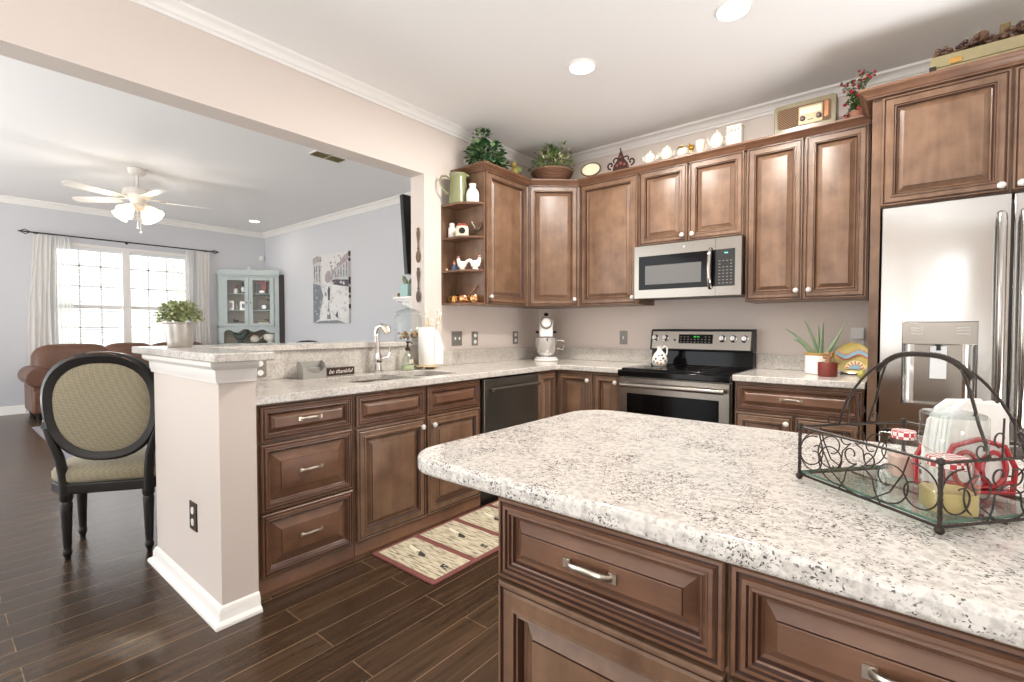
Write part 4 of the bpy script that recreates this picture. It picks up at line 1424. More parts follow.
# ------------------------------------------------------------------ on top of the upper cabinets
Zt = ZTOP+0.0035
t = thing('potted_ivy', 'dark green ivy plant on top of the left upper cabinet', 'plant', (0.20, -0.98, Zt))
MB().lathe([(0, 0), (0.050, 0), (0.062, 0.07), (0.064, 0.078), (0.056, 0.078), (0, 0.065)], (0.18, -0.98, Zt), 20).build('pot', M_bronze, t)
M_ivl = mat('ivy_variegated', '7f9a6a', 0.45, var=0.3, vscale=60)
r_ = random.Random(5)
mound((0.21, -1.0, Zt+0.10), (0.14, 0.15, 0.13), 340, 0.050, 0.046, r_, [M_leafd, M_leafd, M_ivl], 'foliage', t, low=-0.55, stems=1)
mound((0.215, -0.86, Zt+0.09), (0.07, 0.09, 0.07), 70, 0.045, 0.042, r_, [M_leafd, M_leafd, M_ivl], 'foliage', t, low=-0.6)
mound((0.20, -1.035, Zt+0.225), (0.06, 0.07, 0.085), 70, 0.042, 0.04, r_, [M_leafd, M_ivl], 'foliage', t, low=-0.8)
t = thing('bird_figurine', 'small yellow ceramic bird on the cabinet top between the ivy and basket plant', 'figurine', (0.14, -0.535, Zt))
M_byel = mat('mottled_yellow_glaze', 'b9a357', 0.35, var=0.4, vscale=50)
c = Vector((0.14, -0.535, Zt))
MB().lathe([(0, 0), (0.035, 0), (0.04, 0.01), (0.02, 0.03), (0.012, 0.09), (0, 0.09)], c, 16).build('perch', M_terr, t)
m = MB()
m.sell(c+Vector((0, 0, 0.125)), (0.045, 0.055, 0.042), nu=16, nv=12, M=RX(0.5))
m.sell(c+Vector((0, -0.042, 0.175)), (0.026, 0.026, 0.026), nu=14, nv=10)
m.build('body', M_byel, t)
MB().lathe([(0, 0.02), (0.007, 0), (0, 0)], c+Vector((0.0, -0.066, 0.175)), 8, RX(pi/2)).build('beak', M_brass, t)
MB().sell(c+Vector((0.03, 0.005, 0.13)), (0.018, 0.045, 0.03), nu=12, nv=8, M=RX(0.5)).build('wing', M_leafl, t)
t = thing('basket_plant', 'leafy cream-flowered plant in a brown basket on the diagonal corner cabinet', 'plant', (0.395, -0.36, Zt))
c = (0.395, -0.36, Zt)
m = MB()
prof = [(0, 0), (0.115, 0)]
for k in range(9):
    z = 0.006+0.085*k/8
    prof += [(0.120+0.055*k/8+0.006, z), (0.118+0.055*k/8, z+0.007)]
prof += [(0.182, 0.098), (0.184, 0.106), (0.170, 0.106), (0.120, 0.05), (0, 0.05)]
m.lathe(prof, c, 32)
m.build('basket', mat('woven_brown_basket', '8d6a54', 0.7, var=0.25, vscale=120), t)
M_cream = mat('cream_bloom', 'ddd6b6', 0.6)
r_ = random.Random(8)
mound((c[0], c[1], c[2]+0.155), (0.185, 0.175, 0.10), 300, 0.055, 0.024, r_, [M_leafl, M_leaf, M_leafl, M_cream], 'foliage', t, low=-0.3, stems=1)
mound((c[0]-0.03, c[1], c[2]+0.225), (0.115, 0.11, 0.095), 120, 0.06, 0.022, r_, [M_leafl, M_leaf, M_cream], 'foliage', t, low=-0.5)
mound((c[0]-0.02, c[1]-0.01, c[2]+0.31), (0.03, 0.03, 0.05), 22, 0.045, 0.018, r_, [M_leafl, M_leaf, M_cream], 'foliage', t, low=-0.8)
mound((c[0]+0.12, c[1]+0.02, c[2]+0.255), (0.04, 0.04, 0.07), 40, 0.045, 0.018, r_, [M_leafl, M_leaf, M_cream], 'foliage', t, low=-0.8)
# oval plaque
t = thing('oval_plaque', 'small cream oval plaque with a dark rim leaning on the cabinet top', 'plaque', (0.765, -0.335, Zt))
PQ = Matrix.Translation((0.765, -0.333, Zt+0.062)) @ RZ(0.25) @ RX(-0.2)
ov = Matrix.Diagonal((1.36, 1, 0.95, 1))
MB(PQ @ ov).lathe([(0.054, 0), (0.064, 0), (0.065, 0.006), (0.061, 0.010), (0.054, 0.008)], (0, 0, 0), 36, RX(pi/2)).build('rim', mat('dark_olive_rim', '57492f', 0.4), t)
MB(PQ @ ov).lathe([(0, -0.001), (0.0539, -0.001), (0.0539, 0.006), (0, 0.007)], (0, 0, 0), 36, RX(pi/2)).build('face', mat('cream_face', 'd8cfb4', 0.4, var=0.15, vscale=60), t)
MB(PQ).tube([(0, 0.004, 0.0), (0, 0.05, -0.060)], 0.004, 6).build('strut', M_bronze, t)
# ornate trivet
t = thing('ornate_stand', 'dark ornate scrolled metal ornament on the cabinet top', 'ornament', (1.035, -0.335, Zt))
M_om = mat('dark_cast_iron', '3b2420', 0.4, metal=0.4)
m = MB()
c = Vector((1.035, -0.335, Zt))
def sp(c0, r0, r1, a0, a1, n=18, plane='xz'):
    out = []
    for k in range(n+1):
        f = k/n
        r = r0+(r1-r0)*f
        a = a0+(a1-a0)*f
        out.append(Vector(c0)+Vector((r*cos(a), 0, r*sin(a))))
    return out
m.extr([c+Vector(p) for p in ((-0.075, -0.008, 0.0), (0.075, -0.008, 0.0), (0.06, -0.008, 0.05), (0.03, -0.008, 0.085), (0.018, -0.008, 0.12), (0, -0.008, 0.165), (-0.018, -0.008, 0.12), (-0.03, -0.008, 0.085), (-0.06, -0.008, 0.05))], (0, 0.014, 0))
m.build('shield', M_om, t, bevel=0.004)
for s_ in (-1, 1):
    m = MB()
    pts = [Vector((c.x+s_*p.x, c.y-0.002, c.z+p.z)) for p in sp((0.088, 0, 0.055), 0.030, 0.008, -1.6, 4.2)]
    m.tube(pts, 0.007, 7)
    m.tube([Vector((c.x+s_*x, c.y, c.z+z)) for x, z in ((0.02, 0.10), (0.05, 0.105), (0.065, 0.09), (0.06, 0.07))], 0.006, 7)
    m.build('scroll', M_om, t)
m = MB()
for x, z, r0 in ((0, 0.105, 0.012), (-0.03, 0.04, 0.014), (0.03, 0.04, 0.014), (0, 0.055, 0.015), (0, 0.165, 0.008)):
    m.sell(c+Vector((x, -0.010, z)), (r0, 0.006, r0), nu=12, nv=8)
m.build('bosses', mat('rust_red_boss', '6a3027', 0.45), t)

# white ceramic pieces
M_gold = mat('gold_lustre', 'b08a3c', 0.3, metal=0.8)
M_wc = mat('cream_white_china', 'd8d2c6', 0.25, coat=0.4)
GRP = 'white china pieces along the cabinet top'
def china_pot(x, w, h, label, name='china_pot', spout=False, lid=True, gold=False, cup=False):
    y = -0.325
    t = thing(name, label, 'china', (x, y, Zt), 0, GRP)
    r0 = w/2
    body = [(0, 0), (r0*0.55, 0), (r0*0.62, h*0.04), (r0*0.92, h*0.22), (r0, h*0.40), (r0*0.9, h*0.58), (r0*0.68, h*0.68), (r0*0.72, h*0.72)]
    if cup:
        body = [(0, 0), (r0*0.6, 0), (r0*0.66, h*0.1), (r0*0.9, h*0.5), (r0, h), (r0*0.93, h), (r0*0.8, h*0.5), (0, h*0.15)]
    MB().lathe(body, (x, y, Zt), 22).build('body', M_wc, t)
    if lid and not cup:
        MB().lathe([(r0*0.73, h*0.725), (r0*0.6, h*0.80), (r0*0.25, h*0.88), (r0*0.12, h*0.90), (r0*0.17, h*0.96), (0, h)], (x, y, Zt), 20).build('lid', M_wc, t)
    m = MB()
    m.tube([(x+r0*0.85, y, Zt+h*0.52), (x+r0*1.22, y, Zt+h*0.55), (x+r0*1.28, y, Zt+h*0.36), (x+r0*0.92, y, Zt+h*0.22)], 0.0048, 7)
    m.build('handle', M_wc, t)
    if spout:
        MB().tube([(x-r0*0.85, y, Zt+h*0.28), (x-r0*1.15, y, Zt+h*0.42), (x-r0*1.32, y, Zt+h*0.66)], [0.011, 0.008, 0.0055], 9).build('spout', M_wc, t)
    if gold:
        m = MB()
        m.lathe([(r0*0.70, 0), (r0*0.76, 0.004), (r0*0.70, 0.008)], (x, y, Zt+h*0.70), 22)
        m.tube([(x-r0*0.9, y-0.004, Zt+h*0.55), (x-r0*0.3, y-r0*0.95, Zt+h*0.70), (x+r0*0.5, y-r0*0.8, Zt+h*0.68)], 0.006, 6)
        m.build('gold_band', M_gold, t)
    return t
china_pot(1.272, 0.092, 0.105, 'small white lidded china pot nearest the ornate dark ornament', spout=True)
china_pot(1.402, 0.096, 0.118, 'white china teapot, second in the row from the dark ornament', 'china_teapot', spout=True)
china_pot(1.520, 0.084, 0.092, 'white china pot with a gold band beside the gold bird', gold=True)
t = thing('gold_bird', 'tiny gold bird ornament among the white china', 'figurine', (1.585, -0.33, Zt))
c = Vector((1.585, -0.33, Zt))
m = MB()
m.sell(c+Vector((0, 0, 0.052)), (0.022, 0.016, 0.020), nu=14, nv=8)
m.sell(c+Vector((-0.018, 0, 0.074)), (0.011, 0.010, 0.011), nu=10, nv=8)
m.lathe([(0, 0), (0.018, 0), (0.016, 0.01), (0.006, 0.016), (0.006, 0.035), (0, 0.035)], c, 12)
m.build('body', M_gold, t)
MB().extr([c+Vector((0.016, -0.003, 0.055)), c+Vector((0.052, -0.003, 0.078)), c+Vector((0.050, -0.003, 0.068))], (0, 0.006, 0)).build('tail', mat('rust_tail', '8d4a2c', 0.5), t)
china_pot(1.645, 0.070, 0.084, 'low white china cup to the right of the gold bird', 'china_cup', cup=True)
t = china_pot(1.760, 0.096, 0.135, 'largest white china teapot, next to the square canister', 'china_teapot', spout=True)
t = thing('china_canister', 'square white speckled china canister beside the radio', 'china', (1.878, -0.325, Zt), 0, GRP)
c = Vector((1.878, -0.325, Zt))
M_speck = mat('speckled_china', 'd8d0c2', 0.3, var=0.12, vscale=80)
MB().prism(rrect(c.x-0.048, c.y-0.04, c.x+0.048, c.y+0.04, 0.012), Zt, Zt+0.112).build('body', M_speck, t, bevel=0.003)
MB().prism(rrect(c.x-0.051, c.y-0.043, c.x+0.051, c.y+0.043, 0.013), Zt+0.112, Zt+0.124).build('lid', M_speck, t, bevel=0.003)
m = MB()
for dx, dz in ((-0.03, 0.085), (-0.012, 0.092), (0.01, 0.088), (0.03, 0.094)):
    m.sell(c+Vector((dx, -0.0405, dz)), (0.007, 0.0015, 0.006), nu=8, nv=5)
m.build('painted_sprigs', mat('olive_sprig', '8d8358', 0.5), t)

# radio
t = thing('vintage_radio', 'vintage brown and olive tabletop radio on the cabinet top', 'radio', (2.284, -0.285, Zt))
RT = Matrix.Translation((2.284, -0.335, Zt))
M_rad = mat('olive_bakelite', '6f6445', 0.4, coat=0.3, var=0.1)
M_radd = mat('maroon_bakelite', '43211c', 0.35, coat=0.4)
MB(RT @ RX(pi/2)).prism(rrect(-0.170, 0.0, 0.170, 0.182, 0.022), -0.105, -0.012).build('case', M_radd, t, bevel=0.004)
fp = MB(RT @ RX(pi/2)).prism(rrect(-0.168, 0.002, 0.168, 0.180, 0.020), -0.0118, 0.0).build('face_plate', M_rad, t, bevel=0.003)
def grille_cloth():
    m, nt, b = nodes('woven_speaker_cloth')
    tc = nt.nodes.new('ShaderNodeTexCoord')
    wv = nt.nodes.new('ShaderNodeTexWave')
    wv.inputs['Scale'].default_value = 45
    wv.inputs['Distortion'].default_value = 2
    wv.bands_direction = 'DIAGONAL'
    r = ramp(nt, [(0.2, '4a3226'), (0.8, '7a6248')])
    nt.links.new(tc.outputs['Object'], wv.inputs['Vector'])
    nt.links.new(wv.outputs['Fac'], r.inputs[0])
    nt.links.new(r.outputs[0], b.inputs['Base Color'])
    b.inputs['Roughness'].default_value = 0.9
    return m
MB(RT @ RX(pi/2)).prism(rrect(-0.148, 0.028, 0.142, 0.152, 0.014), 0.0005, 0.003).build('grille_cloth', grille_cloth(), fp)
dp = MB(RT @ RX(pi/2)).prism(rrect(-0.030, 0.030, 0.098, 0.140, 0.006), 0.0032, 0.006).build('dial_plate', mat('tan_dial_plate', 'a8946a', 0.4), fp, bevel=0.001)
MB(RT).box(-0.020, -0.0075, 0.092, 0.090, -0.0062, 0.128).build('dial_window', mat('cream_dial', 'd6cba2', 0.3), dp)
m = MB(RT)
for k in range(12):
    m.box(-0.014+k*0.0085, -0.0082, 0.108, -0.0128+k*0.0085, -0.0076, 0.120)
m.box(0.020, -0.0082, 0.050, 0.050, -0.0062, 0.056)
m.build('dial_marks', M_radd, dp)
for x in (-0.008, 0.078):
    MB(RT).lathe([(0, 0), (0.016, 0), (0.014, 0.012), (0.005, 0.014), (0, 0.014)], (x, -0.0062, 0.066), 18, RX(pi/2)).build('tuning_knob', M_radd, fp)
MB(RT).box(0.108, -0.007, 0.05, 0.128, -0.0035, 0.145).build('side_bars', mat('copper_bars', '8a5a3a', 0.4, metal=0.4), fp)
# red flowering vine
t = thing('flowering_vine', 'trailing red-flowered vine at the corner of the refrigerator cabinet', 'plant', (2.555, -0.27, Zt))
c = Vector((2.545, -0.27, Zt))
MB().lathe([(0, 0), (0.036, 0), (0.044, 0.055), (0.040, 0.055), (0, 0.05)], c, 18).build('pot', M_terr, t)
r_ = random.Random(21)
fo, st, bl = MB(), MB(), MB()
tips_ = [(-0.05, -0.03, 0.02), (-0.035, -0.06, 0.17), (-0.02, -0.03, 0.22), (0.0, -0.05, 0.15), (0.03, -0.05, 0.20), (0.05, -0.06, 0.12), (0.035, -0.08, 0.24), (-0.05, -0.08, 0.09), (0.06, -0.13, 0.19), (-0.06, -0.05, 0.21), (0.02, -0.07, 0.06), (0.085, -0.16, 0.185)]
for tp in tips_:
    e = c+Vector(tp)
    p0 = c+Vector((0, 0, 0.06))
    pts = [p0.lerp(e, k/6)+Vector((0, 0, 0.03*sin(pi*k/6))) for k in range(7)]
    st.tube(pts, 0.0018, 5)
    for p in pts[1:]:
        for _ in range(4):
            leaf(fo, p+Vector((r_.uniform(-.012, .012), r_.uniform(-.012, .012), r_.uniform(-.012, .012))), (r_.uniform(-1, 1), r_.uniform(-1, 1), r_.uniform(-.5, .8)), 0.024, 0.015)
    for _ in range(3):
        q = e+Vector((r_.uniform(-.02, .02), r_.uniform(-.02, .01), r_.uniform(-.025, .02)))
        bl.sell(q, (0.008, 0.008, 0.007), nu=8, nv=6)
st.build('stems', M_leafd, t)
fo.build('foliage', M_leaf, t, smooth=False)
bl.build('blossoms', M_redflower, t)
# wooden case with garland
Zf = 2.4488+0.0025
t = thing('wooden_case', 'flat cream wooden case with brass latches on the refrigerator cabinet', 'case', (3.17, -0.46, Zf))
M_case = mat('cream_green_wood', '968b68', 0.5, var=0.15, vscale=12)
MB().box(2.872, -0.640, Zf, 3.47, -0.30, Zf+0.040).build('base', M_case, t, bevel=0.003)
MB().box(2.872, -0.640, Zf+0.042, 3.47, -0.30, Zf+0.098).build('lid', M_case, t, bevel=0.003)
for x in (2.965, 3.33):
    lt = MB().box(x-0.022, -0.6445, Zf+0.046, x+0.022, -0.6402, Zf+0.072).build('latch', M_brass, t, bevel=0.001)
    MB().box(x-0.034, -0.6445, Zf+0.016, x+0.012, -0.6402, Zf+0.030).build('hasp', M_brass, lt, bevel=0.001)
MB().box(2.868, -0.6425, Zf+0.028, 2.895, -0.62, Zf+0.052).build('corner_clasp', M_iron, t)
t = thing('berry_garland', 'dark brown garland of berries and twigs lying on the cream case', 'garland', (3.17, -0.58, Zf+0.0985))
r_ = random.Random(4)
b1, tw = MB(), MB()
z0 = Zf+0.0985
for k in range(3):
    tw.tube([(2.89+0.58*i/14, -0.59+0.03*sin(i*1.1+k*2), z0+0.018+0.012*sin(i*1.7+k)+0.02*min(1, i/8)) for i in range(15)], 0.005, 6)
M_bry = [mat('dark_berry', '3e2420', 0.4), mat('brown_pod', '5e4230', 0.6), mat('tan_pod', '664e38', 0.6)]
for k in range(230):
    f = r_.random()
    b1.mi = r_.choice((0, 0, 1, 1, 2))
    rr_ = r_.uniform(0.007, 0.013)
    b1.sell((2.885+0.58*f, -0.59+r_.uniform(-0.04, 0.04), z0+rr_+r_.uniform(0, 0.028+0.03*min(1, f*1.6))), (rr_, rr_, rr_), nu=8, nv=6)
b1.sell((3.06, -0.61, z0+0.055), (0.024, 0.02, 0.024), nu=12, nv=8)
tw.build('twigs', M_bry[1], t)
stuffp(b1.build('berries', M_bry, t))
MB().box(3.12, -0.615, z0+0.035, 3.155, -0.585, z0+0.085).build('burlap_bow', mat('burlap', '6f5f42', 0.9), t, bevel=0.006)

# ------------------------------------------------------------------ on the end shelves
S1, S2, S3, S4 = 2.1525, 1.9005, 1.6485, 1.3985
t = thing('enamel_pitcher', 'tall green ribbed pitcher on the top of the end shelves', 'pitcher', (0.118, -1.222, S1))
c = Vector((0.118, -1.222, S1))
M_jug = mat('sage_green_glaze', '82855f', 0.3, coat=0.4, var=0.12, vscale=15)
prof = [(0, 0), (0.072, 0)]
for k in range(14):
    z = 0.004+0.19*k/13
    r0 = 0.075-0.012*k/13
    prof += [(r0, z), (r0-0.0015, z+0.007)]
prof += [(0.066, 0.215), (0.070, 0.232), (0.066, 0.232), (0.058, 0.21), (0.06, 0.02), (0, 0.012)]
MB().lathe(prof, c, 30).build('body', M_jug, t)
m = MB()
m.tube([c+Vector((-0.50*y, -0.866*y, z)) for y, z in ((0.062, 0.190), (0.095, 0.212), (0.128, 0.206), (0.142, 0.175), (0.134, 0.135), (0.105, 0.095), (0.068, 0.070))], 0.0075, 8)
m.build('handle', M_jug, t)
MB().sell(c+Vector((0.05, 0.045, 0.222)), (0.022, 0.020, 0.014), nu=12, nv=8).build('spout', M_jug, t)
t = thing('milk_bottle', 'white ceramic bottle with a narrow neck beside the green pitcher', 'bottle', (0.245, -1.195, S1))
MB().lathe([(0, 0), (0.044, 0), (0.049, 0.006), (0.050, 0.06), (0.044, 0.085), (0.028, 0.105), (0.022, 0.118), (0.026, 0.132), (0.027, 0.14), (0.020, 0.14), (0.016, 0.12), (0, 0.11)], (0.245, -1.195, S1), 24).build('body', M_ceram, t)
MB().cyl((0.245, -1.195, S1), 0.0155, 0.121, 0.137, 14).build('opening', mat('painted_neck_shade', 'a89f90', 0.6), t)  # solid plug in the neck, its tone standing in for the shade inside
t = thing('shaker', 'white ceramic shaker, leftmost on the second shelf', 'shaker', (0.048, -1.222, S2))
MB().lathe([(0, 0), (0.028, 0), (0.031, 0.005), (0.030, 0.075), (0.022, 0.090), (0.019, 0.095)], (0.048, -1.222, S2), 20).build('body', M_ceram, t)
MB().lathe([(0.020, 0.0955), (0.022, 0.10), (0.021, 0.118), (0.010, 0.124), (0, 0.124)], (0.048, -1.222, S2), 18).build('cap', M_ceram, t)
t = thing('glass_bottle', 'slim clear glass bottle beside the white shaker', 'bottle', (0.108, -1.200, S2))
MB().lathe([(0, 0), (0.016, 0), (0.018, 0.004), (0.018, 0.07), (0.010, 0.085), (0.008, 0.10)], (0.108, -1.200, S2), 16).build('body', M_jarglass, t)
MB().lathe([(0, 0.1003), (0.010, 0.1003), (0.010, 0.116), (0, 0.118)], (0.108, -1.200, S2), 12).build('stopper', M_chrome, t)
t = thing('ceramic_canister', 'round cream canister with a red lid and black motif on the second shelf', 'jar', (0.172, -1.235, S2))
c = Vector((0.172, -1.235, S2))
MB().lathe([(0, 0), (0.046, 0), (0.050, 0.008), (0.050, 0.062), (0.044, 0.076), (0, 0.076)], c, 24).build('body', mat('cream_enamel', 'e8ddc4', 0.3), t)
MB().lathe([(0.046, 0.0765), (0.047, 0.083), (0.030, 0.096), (0.010, 0.100), (0, 0.104)], c, 22).build('lid', mat('dull_red', 'a34a38', 0.4), t)
fd = Vector((0.70, -0.71, 0)).normalized()
MB(Matrix.Translation(c+fd*0.0505+Vector((0, 0, 0.038))) @ axis_to(fd).to_3x3().to_4x4()).lathe([(0, 0), (0.024, -0.003), (0.024, 0.0005), (0, 0.0022)], (0, 0, 0), 20).build('motif', M_blackp, t)
t = thing('rooster_figurine', 'dark metal rooster figurine at the right of the second shelf', 'figurine', (0.276, -1.180, S2))
c = Vector((0.276, -1.180, S2))
M_dkm = mat('dark_bronze', '4c4030', 0.4, metal=0.5)
m = MB(Matrix.Translation(c) @ RZ(0.72))
m.sell((0, 0, 0.055), (0.030, 0.014, 0.022), nu=14, nv=10, M=RY(-0.3))
m.tube([(0.018, 0, 0.06), (0.026, 0, 0.08), (0.024, 0, 0.098)], [0.014, 0.010, 0.009], 10)
m.tube([(-0.018, 0, 0.060), (-0.034, 0, 0.088), (-0.040, 0, 0.105), (-0.046, 0, 0.09)], [0.010, 0.010, 0.008, 0.003], 8)
m.build('body', M_dkm, t)
m = MB(Matrix.Translation(c) @ RZ(0.72))
m.sell((0.024, 0, 0.112), (0.010, 0.003, 0.008), nu=10, nv=6)
m.build('comb', mat('rust_comb', '7a3a28', 0.5), t)
for s_ in (-0.007, 0.007):
    m = MB(Matrix.Translation(c) @ RZ(0.72))
    m.tube([(0.004, s_, 0.04), (0.004, s_, 0.004)], 0.0028, 6)
    m.box(-0.006, s_-0.004, 0.0, 0.016, s_+0.004, 0.004)
    m.build('leg', M_dkm, t)
t = thing('figurine', 'tiny blue and red standing figurine on the third shelf', 'figurine', (0.075, -1.225, S3))
c = Vector((0.075, -1.225, S3))
MB().lathe([(0, 0), (0.020, 0), (0.022, 0.004), (0.012, 0.045), (0, 0.05)], c, 14).build('robe', mat('blue_robe', '5d7fae', 0.5), t)
MB().sell(c+Vector((0, 0, 0.060)), (0.011, 0.011, 0.013), nu=12, nv=8).build('head', mat('flesh_glaze', 'd2a88a', 0.5), t)
MB().lathe([(0, 0.095), (0.012, 0.068), (0.009, 0.066), (0, 0.066)], c, 12).build('hat', mat('brick_red', 'a3543c', 0.5), t)
t = thing('ceramic_snail', 'tiny tan ornament left of the blue figurine', 'ornament', (0.032, -1.265, S3))
m = MB()
m.sell((0.032, -1.265, S3+0.012), (0.012, 0.012, 0.012), nu=10, nv=8)
m.build('shell', mat('tan_glaze', 'a9814e', 0.4), t)
MB().sell((0.043, -1.272, S3+0.006), (0.010, 0.006, 0.006), nu=8, nv=6).build('head', M_ceram, t)
def hen(x, y, rz, label):
    t = thing('ceramic_hen', label, 'figurine', (x, y, S3), rz, 'pair of cream ceramic hens')
    m = MB()
    m.lathe([(0, 0), (0.024, 0), (0.022, 0.008), (0.014, 0.014), (0, 0.016)], (0, 0, 0), 16)
    m.sell((0, 0, 0.040), (0.038, 0.025, 0.030), nu=18, nv=12, M=RY(-0.2))
    m.tube([(0.020, 0, 0.05), (0.030, 0, 0.072), (0.032, 0, 0.088)], [0.019, 0.014, 0.012], 10)
    m.tube([(-0.024, 0, 0.05), (-0.042, 0, 0.070), (-0.050, 0, 0.080)], [0.016, 0.012, 0.005], 8)
    m.build('body', M_ceram, t, local=True)
    MB().sell((0.031, 0, 0.101), (0.010, 0.003, 0.007), nu=10, nv=6).build('comb', mat('pink_comb', 'c98d7c', 0.5), t, local=True)
    MB().lathe([(0, 0.012), (0.004, 0), (0, 0)], (0.043, 0, 0.088), 8, RY(pi/2)).build('beak', M_brass, t, local=True)
hen(0.165, -1.228, 3.6, 'cream ceramic hen nearer the blue figurine')
hen(0.277, -1.200, 0.5, 'cream ceramic hen at the front end of the third shelf')
t = thing('brass_canister', 'small brass pot at the left of the bottom shelf', 'pot', (0.078, -1.222, S4))
MB().lathe([(0, 0), (0.030, 0), (0.032, 0.004), (0.030, 0.045), (0.026, 0.050), (0.026, 0.055), (0.031, 0.062), (0.028, 0.062), (0.024, 0.05), (0.026, 0.01), (0, 0.008)], (0.078, -1.222, S4), 22).build('body', M_brass, t)
MB().tube([(0.055, -1.240, S4+0.05), (0.042, -1.252, S4+0.045), (0.042, -1.252, S4+0.02), (0.056, -1.240, S4+0.015)], 0.003, 6).build('handle', M_brass, t)
def mug(x, y, label):
    t = thing('copper_mug', label, 'mug', (x, y, S4), 0, 'copper mugs on the bottom shelf')
    c = (x, y, S4)
    MB().lathe([(0, 0), (0.026, 0), (0.034, 0.010), (0.038, 0.030), (0.034, 0.050), (0.031, 0.056), (0.028, 0.056), (0.033, 0.030), (0, 0.008)], c, 22).build('body', M_copper, t)
    MB().tube([(x-0.024, y-0.026, S4+0.046), (x-0.040, y-0.040, S4+0.044), (x-0.040, y-0.040, S4+0.018), (x-0.024, y-0.026, S4+0.012)], 0.0035, 7).build('handle', M_copper, t)
mug(0.180, -1.228, 'shiny copper mug beside the brass pot')
mug(0.270, -1.205, 'shiny copper mug at the front end of the bottom shelf')
t = thing('copper_ladle', 'long-handled copper ladle leaning behind the copper mugs', 'ladle', (0.16, -1.175, S4))
MB().lathe([(0, 0), (0.016, 0.003), (0.024, 0.018), (0.025, 0.028), (0.022, 0.028), (0, 0.006)], (0.125, -1.180, S4), 16).build('cup', M_copper, t)
MB().tube([(0.145, -1.176, S4+0.026), (0.20, -1.166, S4+0.075), (0.262, -1.160, S4+0.135), (0.268, -1.160, S4+0.128)], 0.0042, 7).build('handle', M_copper, t)

# ------------------------------------------------------------------ kitchen mat
t = thing('kitchen_mat', 'cream three-panel kitchen mat with maroon bands before the sink', 'rug', (0.86, -1.75, 0.0))
MB().prism(rrect(0.616, -2.365, 1.112, -1.08, 0.012), 0.0005, 0.009).build('maroon_band', mat('maroon_weave', '7d4a44', 0.85, var=0.12, bump=0.2, bscale=500), t, bevel=0.002)
def mat_print():
    m, nt, b = nodes('cream_print_weave')
    tc = nt.nodes.new('ShaderNodeTexCoord')
    mp = nt.nodes.new('ShaderNodeMapping')
    mp.inputs['Scale'].default_value = (8, 60, 1)
    nz = nt.nodes.new('ShaderNodeTexNoise')
    nz.inputs['Scale'].default_value = 1.6
    nz.inputs['Detail'].default_value = 5
    r = ramp(nt, [(0.36, '75695a'), (0.46, 'b8ae94'), (0.58, 'd0c7ae')])
    nt.links.new(tc.outputs['Object'], mp.inputs['Vector'])
    nt.links.new(mp.outputs[0], nz.inputs['Vector'])
    nt.links.new(nz.outputs['Fac'], r.inputs[0])
    nt.links.new(r.outputs[0], b.inputs['Base Color'])
    b.inputs['Roughness'].default_value = 0.9
    return m
M_matp = mat_print()
M_motif = mat('charcoal_motif', '3d3a36', 0.9)
M_motifc = mat('pale_motif', 'e2dcc6', 0.9)
for y0, y1 in ((-2.335, -2.092), (-2.052, -1.785), (-1.745, -1.470), (-1.430, -1.110)):
    pn = MB().box(0.640, y0, 0.0091, 1.086, y1, 0.0105).build('printed_panel', M_matp, t)
    m = MB()
    ym = (y0+y1)/2
    m.prism([(0.80, ym+0.03), (0.86, ym+0.018), (0.875, ym-0.005), (0.83, ym-0.012)], 0.0106, 0.0110)
    for dx, dy, rr_ in ((0, 0, 0.016), (0.018, 0.010, 0.012), (-0.012, 0.016, 0.010), (0.026, -0.008, 0.008)):
        m.prism([(1.02+dx+rr_*(1+0.25*sin(3*q))*cos(q), ym-0.01+dy+0.8*rr_*(1+0.3*cos(2*q))*sin(q)) for q in [2*pi*k/9 for k in range(9)]], 0.0106, 0.0108+0.0001*int(rr_*300))
    m.build('motif', M_motif, pn, smooth=False)
    m = MB()
    m.prism([(0.70, ym+0.045), (0.80, ym+0.032), (0.79, ym+0.005), (0.72, ym+0.02)], 0.0106, 0.0109)
    m.build('pale_motif', M_motifc, pn, smooth=False)

# ------------------------------------------------------------------ wire basket on the island
BW = 0.9145
e1 = Vector((0.768, -0.641, 0)).normalized()
e2 = Vector((0.641, 0.768, 0)).normalized()
BC = Vector((2.829, -2.763, BW))
BT = Matrix.Identity(4)
BT.col[0] = (*e1, 0)
BT.col[1] = (*e2, 0)
BT.col[3] = (*BC, 1)
t = thing('wire_basket', 'black wrought-iron scroll basket with arched handle on the island', 'basket', tuple(BC))
HP, HQ, HT = 0.130, 0.122, 0.103
def twist(pts, r, turns):
    """square bar twisted along a path, as a rope-like tube"""
    return pts
m = MB(BT)
ring = [(-HP, -HQ, HT), (HP, -HQ, HT), (HP, HQ, HT), (-HP, HQ, HT)]
for a, b in zip(ring, ring[1:]+ring[:1]):
    n_ = 44
    A_, B_ = Vector(a), Vector(b)
    m.tube([A_.lerp(B_, k/n_) for k in range(n_+1)], [0.0022+0.0006*(k % 2) for k in range(n_+1)], 6)
m.build('top_rail', M_iron, t)
m = MB(BT)
ringb = [(-HP, -HQ, 0.0105), (HP, -HQ, 0.0105), (HP, HQ, 0.0105), (-HP, HQ, 0.0105)]
m.tube(ringb, 0.0026, 6, closed=True)
m.tube([(-HP, 0, 0.006), (HP, 0, 0.006)], 0.0022, 6)
m.build('bottom_rail', M_iron, t)
for x, y in ((-HP, -HQ), (HP, -HQ), (HP, HQ), (-HP, HQ)):
    m = MB(BT)
    m.tube([(x, y, 0.010+k*0.0045) for k in range(21)], [0.0028+0.0009*(k % 2) for k in range(21)], 7)
    m.sell((x, y, 0.0065), (0.0065, 0.0065, 0.0065), nu=12, nv=8)
    m.sell((x, y, HT+0.002), (0.0058, 0.0058, 0.0058), nu=12, nv=8)
    m.build('corner_post', M_iron, t)
